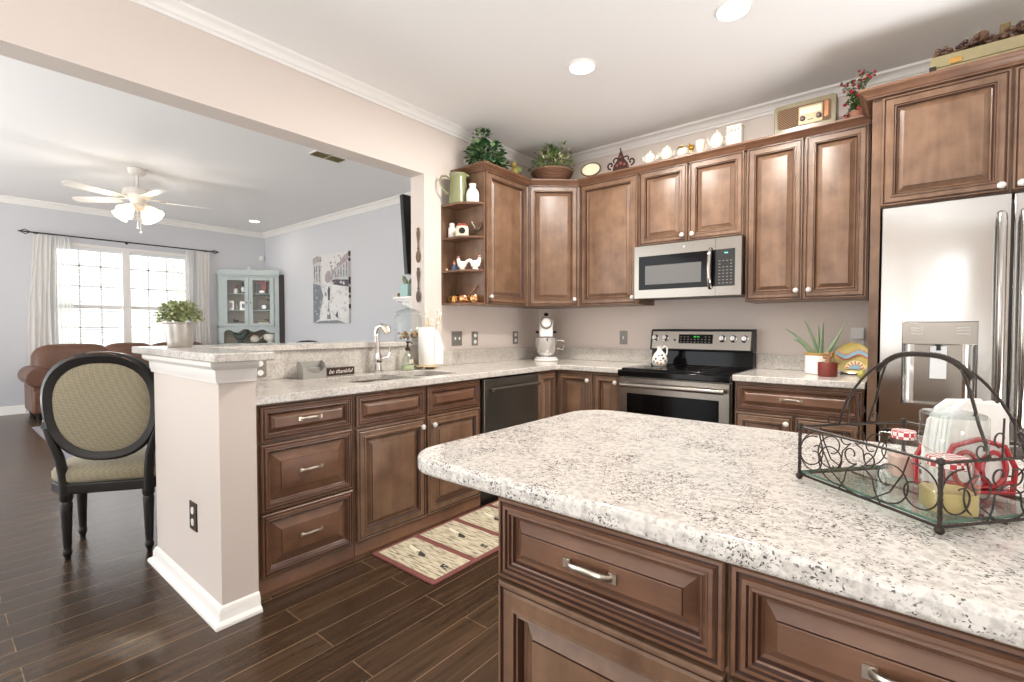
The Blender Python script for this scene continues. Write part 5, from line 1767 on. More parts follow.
MB(BT).box(-HP+0.003, -HQ+0.003, 0.0135, HP-0.003, HQ-0.003, 0.0175).build('glass_tray', [M_green_glass], t)
m = MB(BT)
for a, b in (((-HP+0.0025, -HQ+0.0022), (HP-0.0025, -HQ+0.003)), ((-HP+0.0025, HQ-0.003), (HP-0.0025, HQ-0.0022)), ((-HP+0.0022, -HQ+0.003), (-HP+0.003, HQ-0.003)), ((HP-0.003, -HQ+0.003), (HP-0.0022, HQ-0.003))):
    m.box(a[0], a[1], 0.0135, b[0], b[1], 0.0175)
m.build('tray_edge', M_gedge, t)
def scroll(m, fx, c0, r0, r1, a0, a1, tail=None, r=0.0013):
    pts = []
    n_ = 26
    for k in range(n_+1):
        f = k/n_
        rr0 = r0*(1-f)+r1*f
        a = a0+(a1-a0)*f
        pts.append(fx(c0[0]+rr0*cos(a), c0[1]+rr0*sin(a)))
    if tail:
        pts = [fx(*q) for q in tail]+pts
    m.tube(pts, r, 6)
def side_scrolls(fx, half, name):
    m = MB(BT)
    for s_ in (-1, 1):
        g = lambda x, z, s_=s_: fx(s_*x, z)
        # outer C hugging the post, ending in a curl
        scroll(m, g, (half-0.034, 0.052), 0.0405, 0.010, 1.75, -4.9)
        # large inner loop
        scroll(m, g, (half*0.40, 0.056), 0.040, 0.009, -1.9, 4.9)
        # S-bar crossing towards the middle
        m.tube([g(x, z) for x, z in ((half-0.046, 0.100), (half-0.055, 0.070), (half*0.42, 0.036), (0.022, 0.014), (0.002, 0.012))], 0.0013, 6)
        scroll(m, g, (0.015, 0.078), 0.017, 0.005, -2.2, 3.6, tail=[(half*0.30, 0.012), (half*0.22, 0.030), (0.024, 0.050)])
    return m.build(name, M_iron, t)
side_scrolls(lambda x, z: (x, -HQ, z), HP, 'side_scrollwork')
side_scrolls(lambda x, z: (x, HQ, z), HP, 'side_scrollwork')
side_scrolls(lambda x, z: (-HP, x, z), HQ, 'end_scrollwork')
side_scrolls(lambda x, z: (HP, x, z), HQ, 'end_scrollwork')
m = MB(BT)
def arch_z(f): return HT+0.147*(1-abs(f)**3.0)
for s_ in (-1, 1):
    pts = []
    for k in range(49):
        f = -1+2*k/48
        q = s_*(0.0016+0.0325*min(1, max(0.0, (abs(f)-0.50)/0.38))**0.8)
        pts.append((f*HP, q, arch_z(f)))
    m.tube(pts, 0.0024, 7)
m.tube([((-0.62+1.24*k/48)*HP, 0, arch_z(-0.62+1.24*k/48)) for k in range(49)], [0.0044+0.0010*(k % 2) for k in range(49)], 8)
m.build('arched_handle', M_iron, t)
for s_ in (-1, 1):
    m = MB(BT)
    for w_ in (-1, 1):
        g2 = lambda x, z, s_=s_, w_=w_: (s_*HP, w_*x, z)
        scroll(m, g2, (0.050, HT+0.014), 0.013, 0.004, -2.4, 3.4)
        scroll(m, g2, (0.016, HT+0.030), 0.013, 0.005, -1.4, 3.6)
        m.tube([g2(0.012, HT), g2(0.010, HT+0.06)], 0.0014, 6)
    m.build('handle_scrollwork', M_iron, t)

TZ = 0.0178
def check_mat():
    m, nt, b = nodes('red_check_lid')
    tc = nt.nodes.new('ShaderNodeTexCoord')
    ck = nt.nodes.new('ShaderNodeTexChecker')
    ck.inputs['Scale'].default_value = 130
    ck.inputs['Color1'].default_value = lin('c43a3f')
    ck.inputs['Color2'].default_value = lin('f2ece8')
    nt.links.new(tc.outputs['Object'], ck.inputs['Vector'])
    nt.links.new(ck.outputs[0], b.inputs['Base Color'])
    b.inputs['Roughness'].default_value = 0.35
    return m
M_chk = check_mat()
def bloc(p, q, z=TZ): return BT @ Vector((p, q, z))
def jar(p, q, r0, h, label, fill_col, fill_h, lid=True):
    w = bloc(p, q)
    t = thing('glass_jar', label, 'jar', tuple(w))
    JT = Matrix.Translation(w) @ RZ(0.35)
    def sq(r): return rrect(-r, -r, r, r, r*0.42, 4)
    m = MB(JT)
    loops = []
    for r_, z in ((r0*0.9, 0.0), (r0, 0.004), (r0, h*0.78), (r0*0.92, h*0.88), (r0*0.8, h*0.93), (r0*0.8, h)):
        loops.append(m.vs([(x, y, z) for x, y in sq(r_)]))
    m.f(loops[0][::-1])
    for a, b in zip(loops, loops[1:]):
        for i in range(len(a)):
            m.f([a[i], a[(i+1) % len(a)], b[(i+1) % len(b)], b[i]])
    m.build('glass', M_jarglass, t)
    if fill_h:
        MB(JT).prism(sq(r0*0.95), 0.003, fill_h).build('contents', mat('jar_filling', fill_col, 0.35, var=0.1), t, bevel=0.002)
    if lid:
        MB(JT).lathe([(0, h+0.0005), (r0*0.86, h-0.010), (r0*0.88, h-0.010), (r0*0.88, h+0.003), (r0*0.82, h+0.005), (0, h+0.005)][2:], (0, 0, 0), 28).build('lid', M_chk, t)
    return w, h+0.005
w1, h1 = jar(0.098, -0.066, 0.030, 0.078, 'square glass jar of mustard-yellow filling with a red checked lid', 'b9a56a', 0.034)
jar(-0.056, 0.034, 0.021, 0.082, 'small glass jar of pink filling with a red checked lid', 'e6c0b2', 0.040)
# upturned glass on top of the front jar
wt = w1+Vector((0.004, 0.006, h1+0.0005))
t = thing('upturned_jar', 'empty clear square jar upside down on the yellow jar', 'jar', tuple(wt))
JT = Matrix.Translation(wt) @ RZ(0.35)
m = MB(JT)
loops = []
for r_, z in ((0.027, 0.0), (0.027, 0.006), (0.033, 0.012), (0.034, 0.018), (0.034, 0.062), (0.031, 0.067)):
    loops.append(m.vs([(x, y, z) for x, y in rrect(-r_, -r_, r_, r_, r_*0.42, 4)]))
for a, b in zip(loops, loops[1:]):
    for i in range(len(a)):
        m.f([a[i], a[(i+1) % len(a)], b[(i+1) % len(b)], b[i]])
m.f(loops[-1])
m.build('glass', M_jarglass, t)
MB(JT).prism(rrect(-0.031, -0.031, 0.031, 0.031, 0.013, 4), 0.0605, 0.0655).build('thick_base', M_jarglass, t)
# red napkin holder
nh = bloc(0.018, 0.072)
t = thing('napkin_holder', 'red napkin holder with ring cutouts in the wire basket', 'napkin holder', tuple(nh))
NT = Matrix.Translation(nh) @ RZ(0.62)
M_red = mat('red_enamel', 'b0222c', 0.25, coat=0.5)
MB(NT).prism(rrect(-0.062, -0.034, 0.062, 0.034, 0.010), 0.0, 0.006).build('base', M_red, t, bevel=0.002)
for yy in (-0.029, 0.029):
    m = MB(NT)
    pts = [(-0.055, 0.006), (-0.058, 0.045), (-0.040, 0.080), (0.0, 0.092), (0.040, 0.080), (0.058, 0.045), (0.055, 0.006)]
    m.tube([(x, yy, z) for x, z in pts], 0.0042, 8)
    m.tube([(-0.020+0.019*cos(2*pi*k/20), yy, 0.042+0.028*sin(2*pi*k/20)) for k in range(20)], 0.0040, 8, closed=True)
    m.tube([(0.024+0.019*cos(2*pi*k/20), yy, 0.042+0.028*sin(2*pi*k/20)) for k in range(20)], 0.0040, 8, closed=True)
    m.tube([(x, yy, z) for x, z in ((-0.052, 0.02), (-0.02, 0.012), (0.024, 0.012), (0.052, 0.02))], 0.0036, 8)
    m.build('side_frame', M_red, t)
t = thing('napkin_stack', 'thick stack of white paper napkins standing in the red holder', 'napkins', tuple(nh+Vector((0, 0, 0.0065))))
r_ = random.Random(2)
for k in range(7):
    y = -0.0215+0.0072*k
    m = MB(NT @ Matrix.Translation((0, 0, 0.0066)))
    hh = 0.135+r_.uniform(-0.012, 0.014)
    dx = r_.uniform(-0.006, 0.006)
    pts = [(-0.050+dx, 0.0), (0.045+dx, 0.0), (0.047+dx, hh*0.5), (0.045+dx, hh*0.90), (0.030+dx, hh*(1+r_.uniform(-.03, .05))), (0.0+dx, hh*(1+r_.uniform(-.02, .05))), (-0.025+dx, hh*1.0), (-0.044+dx, hh*0.90), (-0.052+dx, hh*0.5)]
    m.extr([(x, y-0.0030, z) for x, z in pts], (0, 0.0062, 0))
    m.build('napkin', M_paper, t, bevel=0.002)

# ------------------------------------------------------------------ bar top plant and mantel
t = thing('bucket_plant', 'bushy sage-green plant in a galvanised bucket on the bar top', 'plant', (-0.07, -3.02, 1.1125))
c = (-0.07, -3.02, 1.1125)
M_galv = mat('galvanised_metal', 'bdb8b2', 0.42, metal=0.75, var=0.08)
MB().lathe([(0, 0), (0.050, 0), (0.053, 0.004), (0.055, 0.010), (0.071, 0.118), (0.075, 0.122), (0.075, 0.127), (0.070, 0.127), (0.066, 0.115), (0, 0.105)], c, 30).build('bucket', M_galv, t)
r_ = random.Random(14)
mound((c[0], c[1], c[2]+0.150), (0.098, 0.098, 0.082), 620, 0.026, 0.020, r_, [M_leafl, mat('silver_leaf', 'c3c6a0', 0.6), mat('silver_leaf_dark', '9fa67c', 0.6)], 'foliage', t, low=-0.25, stems=1)
t = thing('mantel_shelf', 'white mantel shelf with corbel just beyond the wall opening', 'shelf', (-0.28, -0.80, 1.30))
MB().box(-0.415, -1.44, 1.436, -0.1555, -0.12, 1.457).box(-0.395, -1.425, 1.420, -0.1555, -0.14, 1.436).build('board', M_trim, t, bevel=0.003)
MB().extr([(-0.156, -1.40, 1.42), (-0.36, -1.40, 1.42), (-0.34, -1.40, 1.395), (-0.26, -1.40, 1.375), (-0.20, -1.40, 1.33), (-0.156, -1.40, 1.29)], (0, 0.09, 0)).build('corbel', M_trim, t)
t = thing('potted_succulent', 'small spiky succulent in a pale aqua pot on the mantel shelf', 'plant', (-0.283, -1.385, 1.4575))
c = (-0.283, -1.385, 1.4575)
MB().prism([(c[0]-0.050, c[1]-0.050), (c[0]+0.050, c[1]-0.050), (c[0]+0.050, c[1]+0.050), (c[0]-0.050, c[1]+0.050)], c[2], c[2]+0.098).build('pot', mat('aqua_glaze', '9fc0bc', 0.4), t, bevel=0.005)
m = MB()
r_ = random.Random(6)
for k in range(22):
    a = r_.uniform(0, 2*pi)
    tl = r_.uniform(0.25, 0.75)
    d = Vector((cos(a)*tl, sin(a)*tl, 1)).normalized()
    p = Vector((c[0]+0.02*cos(a), c[1]+0.02*sin(a), c[2]+0.092))
    L_ = r_.uniform(0.045, 0.085)
    m.tube([p, p+d*L_*0.5, p+d*L_], [0.008, 0.006, 0.001], 6)
m.build('leaves', mat('olive_succulent', '83906a', 0.5, var=0.3, vscale=40), t)
t = thing('pebble', 'small brown pebble beside the aqua pot on the mantel', 'stone', (-0.375, -1.41, 1.4575))
MB().sell((-0.375, -1.41, 1.4575+0.016), (0.016, 0.014, 0.016), nu=12, nv=8).build('stone', mat('brown_pebble', '8c6d53', 0.6, var=0.2), t)
t = thing('television', 'black flat television seen edge-on beyond the wall opening', 'television', (-0.26, -0.85, 1.60))
TVT = Matrix.Translation((-0.272, -1.42, 1.635)) @ RY(-0.085)
MB(TVT).box(-0.020, 0, 0, 0.020, 1.15, 0.635).build('housing', M_blackp, t, bevel=0.004)
MB(TVT).box(-0.0215, 0.012, 0.018, -0.0203, 1.138, 0.623).build('screen', M_black, t)
MB().box(-0.250, -0.95, 1.82, -0.1555, -0.75, 2.05).build('wall_mount', M_blackp, t)

# ------------------------------------------------------------------ living room: chairs
M_chairw = mat('distressed_black_wood', '15100e', 0.4, coat=0.1, var=0.3, vscale=25)
M_wear = mat('worn_tan_edge', '8d6c4c', 0.6)
def fabric():
    m, nt, b = nodes('diamond_tan_fabric')
    tc = nt.nodes.new('ShaderNodeTexCoord')
    mp = nt.nodes.new('ShaderNodeMapping')
    mp.inputs['Rotation'].default_value = (0.6, 0.78, 0.78)
    ck = nt.nodes.new('ShaderNodeTexChecker')
    ck.inputs['Scale'].default_value = 95
    ck.inputs['Color1'].default_value = lin('a0977f')
    ck.inputs['Color2'].default_value = lin('8f866e')
    nt.links.new(tc.outputs['Object'], mp.inputs['Vector'])
    nt.links.new(mp.outputs[0], ck.inputs['Vector'])
    nt.links.new(ck.outputs[0], b.inputs['Base Color'])
    b.inputs['Roughness'].default_value = 0.85
    b.inputs['Sheen Weight'].default_value = 0.2
    return m
M_fab = fabric()
def oval_pts(cx, cz, a, b, n=40, k=2.35):
    out = []
    for i in range(n):
        th = 2*pi*i/n
        x = math.copysign(abs(cos(th))**(2/k), cos(th))
        z = math.copysign(abs(sin(th))**(2/k), sin(th))
        w = 1.0 + 0.05*z
        out.append((cx+a*x*w, cz+b*z))
    return out
def dining_chair(loc, rz, label):
    # local: x right, +y forward (seat), back at y=0
    t = thing('dining_chair', label, 'chair', loc, rz, 'oval-back chairs at the bar')
    lean = 0.07
    BK = Matrix.Translation((0, -0.01, 0.52)) @ RX(lean) @ Matrix.Translation((0, 0, -0.52))
    m = MB(BK)
    o1, i1 = oval_pts(0.004, 0.803, 0.260, 0.286), oval_pts(0.004, 0.797, 0.214, 0.234)
    n = len(o1)
    def row(pts, y): return m.vs([(x, y, z) for x, z in pts])
    mo = oval_pts(0.004, 0.800, 0.246, 0.269)
    R_ = [row(o1, 0.014), row(o1, -0.014), row(mo, -0.026), row(i1, -0.016), row(i1, 0.016), row(mo, 0.026)]
    for a, b in zip(R_, R_[1:]+R_[:1]):
        for i in range(n):
            m.f([a[i], a[(i+1) % n], b[(i+1) % n], b[i]])
    bk = m.build('back_frame', M_chairw, t, local=True)
    m = MB(BK)
    for a0, a1, rr_ in ((1.25, 1.75, 0.0018), (1.95, 2.15, 0.0015), (0.85, 1.15, 0.0016)):
        m.tube([(0.252*cos(a0+(a1-a0)*k/8)*1.03, -0.024, 0.812+0.274*sin(a0+(a1-a0)*k/8)) for k in range(9)], rr_, 5)
    m.build('worn_edge', M_wear, bk, local=True)
    m = MB(BK)
    i2 = oval_pts(0.004, 0.797, 0.2135, 0.2335)
    cs = [0, 0.35, 0.7, 0.92, 1.0]
    rows = []
    for k, y in ((1.0, -0.012), (0.9, -0.020), (0.5, -0.026)):
        rows.append(m.vs([(x*k, y, 0.798+(z-0.798)*k) for x, z in i2]))
    rows2 = []
    for k, y in ((1.0, 0.012), (0.9, 0.030), (0.5, 0.042)):
        rows2.append(m.vs([(x*k, y, 0.798+(z-0.798)*k) for x, z in i2]))
    for rr_ in (rows, rows2):
        for a, b in zip(rr_, rr_[1:]):
            for i in range(n):
                m.f([a[i], a[(i+1) % n], b[(i+1) % n], b[i]])
        m.f(rr_[-1])
    for i in range(n):
        m.f([rows[0][i], rows[0][(i+1) % n], rows2[0][(i+1) % n], rows2[0][i]])
    m.build('back_cushion', M_fab, t, local=True)
    # posts
    for s_ in (-1, 1):
        m = MB()
        m.tube([(s_*0.185, 0.0, 0.345), (s_*0.190, -0.004, 0.45), (s_*0.200, -0.014, 0.54), (s_*0.222, -0.024, 0.62), (s_*0.245, -0.030, 0.70)], [0.026, 0.024, 0.022, 0.020, 0.014], 12)
        m.build('back_post', M_chairw, t, local=True)
        m = MB()
        m.lathe([(0, 0.0), (0.013, 0.0), (0.014, 0.02), (0.018, 0.024), (0.021, 0.04), (0.018, 0.055), (0.016, 0.06), (0.018, 0.075), (0.024, 0.25), (0.026, 0.30), (0.022, 0.308), (0.028, 0.318), (0.028, 0.345), (0, 0.345)], (s_*0.183, 0.0, 0.0), 16)
        lg = m.build('leg', M_chairw, t, local=True)
        m = MB()
        m.lathe([(0, 0.0), (0.013, 0.0), (0.014, 0.02), (0.018, 0.024), (0.021, 0.04), (0.018, 0.055), (0.016, 0.06), (0.018, 0.075), (0.024, 0.25), (0.026, 0.30), (0.022, 0.308), (0.028, 0.318), (0.028, 0.345), (0, 0.345)], (s_*0.265, 0.31, 0.0), 16)
        m.build('leg', M_chairw, t, local=True)
    seat = [(-0.20, -0.02), (0.20, -0.02), (0.275, 0.06), (0.30, 0.14), (0.305, 0.24)]+[(0.305*cos(a), 0.28+0.14*sin(a)) for a in [pi*k/12 for k in range(13)]]+[(-0.305, 0.24), (-0.30, 0.14), (-0.275, 0.06)]
    MB().prism(seat, 0.346, 0.402).build('seat_rail', M_chairw, t, local=True, bevel=0.008)
    m = MB()
    loops = []
    cy = 0.20
    for k, z in ((0.96, 0.4025), (1.0, 0.42), (1.0, 0.455), (0.95, 0.478), (0.8, 0.492), (0.4, 0.502)):
        loops.append(m.vs([(x*k, cy+(y-cy)*k, z) for x, y in seat]))
    for a, b in zip(loops, loops[1:]):
        for i in range(len(a)):
            m.f([a[i], a[(i+1) % len(a)], b[(i+1) % len(b)], b[i]])
    m.f(loops[-1])
    m.f(loops[0][::-1])
    m.build('seat_cushion', M_fab, t, local=True, ang=60)
    return t
# forward axis (-0.80, 0.60) -> rz
ch = dining_chair((-0.455, -3.250, 0.0005), math.atan2(0.568, -0.823)-pi/2, 'oval-back black chair with tan diamond fabric beside the half wall')
dup(ch, (-1.60, -1.51, 0.0005), 'oval-back chair beyond the bar top below the painting, only its top edge showing', rz=math.atan2(0.10, 1.0)-pi/2)

# ------------------------------------------------------------------ sofa
t = thing('leather_sofa', 'brown leather sofa with rolled arms under the living room window', 'sofa', (-6.25, -1.9, 0))
SX0, SX1, SY0, SY1 = -6.62, -5.86, -3.03, -0.70
MB().box(SX0, SY0+0.05, 0.09, SX1+0.01, SY1-0.05, 0.40).build('base', M_leather, t, bevel=0.03, seg=3)
for x in (SX0+0.06, SX1-0.05):
    for y in (SY0+0.12, SY1-0.12):
        MB().lathe([(0, 0), (0.025, 0), (0.04, 0.09), (0, 0.09)], (x, y, 0.0), 14).build('foot', M_chairw, t)
w_ = (SY1-SY0-0.40)/3
for k in range(3):
    y0 = SY0+0.20+w_*k
    MB().sell((-6.15, y0+w_/2, 0.46), (0.33, w_/2-0.004, 0.10), 0.5, 0.35, nu=28, nv=12).build('seat_cushion', M_leather, t)
    MB(Matrix.Translation((-6.42, y0+w_/2, 0.72)) @ RY(-0.16)).sell((0, 0, 0.0), (0.17, w_/2-0.004+ (0.10 if k != 1 else 0.0), 0.26), 0.55, 0.4, nu=28, nv=14).build('back_cushion', M_leather, t)
for s_, y in ((-1, SY0+0.13), (1, SY1-0.13)):
    m = MB()
    m.box(SX0+0.05, y-0.085, 0.10, SX1, y+0.085, 0.52)
    m.build('arm', M_leather, t, bevel=0.03, seg=3)
    m = MB()
    m.lathe([(0, -0.39), (0.11, -0.39), (0.125, -0.37), (0.125, 0.37), (0.11, 0.39), (0, 0.40)], ((SX0+SX1)/2+0.03, y-0.02*(-s_), 0.565), 22, RY(pi/2))
    m.build('rolled_arm', M_leather, t)
    m = MB()
    m.tube([(SX1+0.032, y-0.02*(-s_)+0.085*cos(a)*k_, 0.565+0.085*sin(a)*k_) for a, k_ in [(2*pi*j/24, 1) for j in range(24)]], 0.008, 6, closed=True)
    m.build('arm_piping', M_leather, t)

# ------------------------------------------------------------------ curtains
M_sheer = sheer('sheer_white_fabric', 'f2f2f0', 0.35)
M_curt = sheer('white_curtain_fabric', 'f6f3ef', 0.06)
def curtain_mesh(y0t, y1t, y0b, y1b, x, zt, zb, waves, amp, seed):
    m = MB()
    nu_, nv_ = waves*10, 14
    rr_ = random.Random(seed)
    ph = rr_.uniform(0, 6)
    grid = []
    for j in range(nv_+1):
        v = j/nv_
        row = []
        for i in range(nu_+1):
            u = i/nu_
            yt = y0t+(y1t-y0t)*u
            yb = y0b+(y1b-y0b)*u
            k = v**0.8
            a = amp*(0.55+0.6*v)
            row.append((x+a*sin(2*pi*waves*u+ph+0.5*sin(3*v)), yt+(yb-yt)*k+0.008*sin(9*v+u*8), zt+(zb-zt)*v))
        grid.append(m.vs(row))
    for j in range(nv_):
        for i in range(nu_):
            m.f([grid[j][i], grid[j][i+1], grid[j+1][i+1], grid[j+1][i]])
    return m
tag(curtain_mesh(-2.83, -2.66, -2.97, -2.69, -6.752, 2.535, 0.02, 4, 0.028, 1).build('curtain', M_curt, ang=80), 'off-white opaque curtain at the left edge of the window', 'curtain')
tag(curtain_mesh(-2.62, -2.44, -2.64, -2.40, -6.752, 2.525, 0.02, 5, 0.02, 2).build('curtain', M_sheer, ang=80), 'sheer white curtain over the left part of the window', 'curtain')
tag(curtain_mesh(-0.82, -0.62, -0.85, -0.64, -6.752, 2.535, 0.02, 4, 0.028, 3).build('curtain', M_curt, ang=80), 'white curtain right of the window, by the display cabinet', 'curtain')
tag(curtain_mesh(-0.99, -0.86, -1.05, -0.90, -6.752, 2.525, 0.02, 4, 0.02, 4).build('curtain', M_sheer, ang=80), 'sheer white strip of curtain along the right side of the window', 'curtain')
t = thing('curtain_rod', 'dark metal curtain rod with diamond finials above the window', 'curtain rod', (-6.752, -1.75, 2.555))
MB().tube([(-6.752, -2.86, 2.556), (-6.752, -0.58, 2.556)], 0.010, 10).build('rod', M_iron, t)
for s_, y in ((-1, -2.86), (1, -0.58)):
    m = MB()
    for k in range(4):
        a = k*pi/2
        m.tube([(-6.752, y, 2.556), (-6.752+0.032*cos(a), y+s_*0.055, 2.556+0.032*sin(a)), (-6.752, y+s_*0.11, 2.556)], 0.006, 6)
    m.sell((-6.752, y+s_*0.115, 2.556), (0.010, 0.010, 0.010), nu=10, nv=8)
    m.build('finial', M_iron, t)
for y in (-2.80, -1.76, -0.64):
    m = MB()
    m.tube([(-6.8495, y, 2.556), (-6.765, y, 2.556)], 0.007, 8)
    m.lathe([(0, 0), (0.022, 0), (0.022, 0.006), (0, 0.008)], (-6.8495, y, 2.556), 14, RY(pi/2))
    m.build('bracket', M_iron, t)

# ------------------------------------------------------------------ ceiling fan
FC = Vector((-4.03, -2.26, 0))
t = thing('ceiling_fan', 'white five-blade ceiling fan with four lit glass shades', 'ceiling fan', (FC.x, FC.y, 2.30))
M_fanw = mat('fan_white', 'e2ddd6', 0.4)
MB().lathe([(0, 3.0195), (0.085, 3.0195), (0.088, 3.01), (0.080, 2.965), (0.055, 2.945), (0, 2.945)], FC, 28).build('canopy', M_fanw, t)
MB().cyl(FC, 0.016, 2.80, 2.95, 14).build('downrod', M_fanw, t)
MB().lathe([(0, 2.81), (0.04, 2.81), (0.05, 2.80), (0.125, 2.785), (0.140, 2.76), (0.140, 2.705), (0.115, 2.685), (0.08, 2.675), (0.06, 2.62), (0.075, 2.60), (0.075, 2.575), (0.045, 2.555), (0, 2.55)], FC, 32).build('motor_housing', M_fanw, t)
for k in range(5):
    a = radians(4+72*k)
    T_ = Matrix.Translation((FC.x, FC.y, 2.672)) @ RZ(a)
    m = MB(T_ @ RX(0.20))
    pts = [(0.20, -0.052), (0.24, -0.060), (0.62, -0.072), (0.69, -0.062), (0.72, -0.030), (0.72, 0.030), (0.69, 0.062), (0.62, 0.072), (0.24, 0.060), (0.20, 0.052)]
    m.prism(pts, -0.004, 0.004)
    bl = m.build('blade', M_fanw, t, bevel=0.002)
    m = MB(T_)
    m.prism([(0.09, -0.022), (0.16, -0.014), (0.21, -0.034), (0.26, -0.034), (0.285, 0.0), (0.26, 0.034), (0.21, 0.034), (0.16, 0.014), (0.09, 0.022)], 0.008, 0.016)
    m.build('blade_iron', M_fanw, bl)
for k in range(4):
    a = radians(-48+90*k)
    d = Vector((cos(a), sin(a), 0))
    p = FC+d*0.090+Vector((0, 0, 2.590))
    ax = (d*0.75+Vector((0, 0, -0.70))).normalized()
    m = MB()
    m.tube([FC+d*0.05+Vector((0, 0, 2.59)), p], 0.014, 10)
    m.lathe([(0.0, -0.004), (0.024, -0.004), (0.026, 0.025), (0.0, 0.025)], p, 16, axis_to(ax))
    arm = m.build('lamp_arm', M_fanw, t)
    m = MB()
    m.lathe([(0.028, 0.02), (0.044, 0.045), (0.062, 0.09), (0.070, 0.12), (0.086, 0.158), (0.083, 0.158), (0.067, 0.12), (0.059, 0.09), (0.041, 0.045), (0.024, 0.02)], p, 20, axis_to(ax))
    m.sell(p+ax*0.07, (0.026, 0.026, 0.038), nu=14, nv=10, M=axis_to(ax))
    m.build('glass_shade', M_bulb, arm)
    lamp('fan_lamp', 'POINT', p+ax*0.20, FAN_POWER, WARM, 0.04)
for dy, zl in ((-0.012, 2.36), (0.016, 2.31)):
    m = MB()
    m.tube([FC+Vector((0.03, dy, 2.56)), FC+Vector((0.03, dy, zl))], 0.0025, 5)
    m.sell(FC+Vector((0.03, dy, zl-0.012)), (0.011, 0.011, 0.014), nu=10, nv=8)
    m.build('pull_chain', M_fanw, t)

# ------------------------------------------------------------------ painting
t = thing('canvas_painting', 'large grey canvas of a city street scene on the living room wall', 'painting', (-4.45, 0.37, 1.285))
MB().box(-4.985, 0.352, 1.285, -3.915, 0.389, 2.400).build('canvas', mat('painted_canvas', 'd8d6d4', 0.7, var=0.12, vscale=9, bump=0.2, bscale=60), t)
def pc(u, v): return (-4.985+1.07*u, 1.285+1.115*v)
P_ = [mat('paint_slate', '7f858c', 0.7, var=0.3, vscale=14), mat('paint_mauve', 'a89c9d', 0.7, var=0.35, vscale=18), mat('paint_white', 'dedddb', 0.7, var=0.16, vscale=10), mat('paint_charcoal', '55525a', 0.7, var=0.3, vscale=14), mat('paint_pale', 'c3c2c3', 0.7, var=0.12, vscale=10), mat('paint_brown', '5a3c36', 0.7, var=0.2)]
m = MB()
def pp(mi, pts, lay):
    m.mi = mi
    m.extr([(pc(u, v)[0], 0.352, pc(u, v)[1]) for u, v in pts], (0, -0.0006*lay, 0))
pp(4, [(0, 0.45), (0.26, 0.50), (0.24, 0.95), (0.10, 0.97), (0, 0.92)], 1)
pp(1, [(0, 0.88), (0.24, 0.93), (0.26, 0.98), (0.12, 1.0), (0, 0.97)], 2)
for k in range(3):
    pp(3, [(0.04+k*0.07, 0.62), (0.06+k*0.07, 0.62), (0.06+k*0.07, 0.86), (0.04+k*0.07, 0.86)], 2)
pp(0, [(0, 0.0), (0.16, 0.05), (0.30, 0.40), (0.22, 0.56), (0, 0.60)], 2)
pp(1, [(0.48, 0.62), (1.0, 0.60), (1.0, 0.98), (0.90, 0.95), (0.62, 0.78)], 1)
pp(4, [(0.55, 0.62), (1.0, 0.60), (1.0, 0.88), (0.66, 0.76)], 2)
for k in range(5):
    x = 0.64+k*0.075
    pp(0, [(x, 0.65), (x+0.03, 0.65), (x+0.03, 0.74+k*0.028), (x, 0.73+k*0.028)], 3)
pp(3, [(0.55, 0.56), (1.0, 0.50), (1.0, 0.60), (0.55, 0.63)], 2)
pp(2, [(0.20, 0.04), (0.95, 0.08), (0.98, 0.42), (0.58, 0.60), (0.42, 0.60), (0.30, 0.34)], 1)
pp(1, [(0.36, 0.62), (0.42, 0.58), (0.52, 0.60), (0.56, 0.68), (0.50, 0.76), (0.42, 0.76), (0.36, 0.70)], 3)
pp(3, [(0.44, 0.33), (0.49, 0.33), (0.50, 0.50), (0.46, 0.54), (0.43, 0.48)], 3)
pp(0, [(0.40, 0.06), (0.52, 0.06), (0.48, 0.18), (0.45, 0.32)], 2)
pp(3, [(0.64, 0.10), (0.72, 0.06), (0.70, 0.18)], 2)
pp(0, [(0, 0), (0.9, 0), (0.7, 0.04), (0.2, 0.03)], 2)
r_ = random.Random(31)
for k in range(150):
    u, v = r_.uniform(0.02, 0.96), r_.uniform(0.02, 0.96)
    if v > 0.62 and 0.26 < u < 0.5:
        continue
    a, b = r_.uniform(0.008, 0.05), r_.uniform(0.006, 0.028)
    if v < 0.6:
        mi = r_.choice((4, 2, 2, 4, 4, 4) if u > 0.25 else (0, 0, 4, 4))
    else:
        mi = r_.choice((4, 4, 1, 0))
    sk = r_.uniform(-0.02, 0.02)
    pp(mi, [(max(0, u-a), v), (u, v-b+sk), (min(1, u+a), v+sk), (u, v+b)], 4+k % 3)
m.build('street_scene', P_, t, smooth=False)
m = MB()
for z0, z1 in ((0.93, 1.0), (0.86, 0.90), (0.54, 0.64), (0.42, 0.50), (0.35, 0.39), (0.20, 0.26)):
    m.box(-3.9148, 0.353, pc(0, z0)[1], -3.9142, 0.388, pc(0, z1)[1])
m.build('edge_paint', P_[5], t)

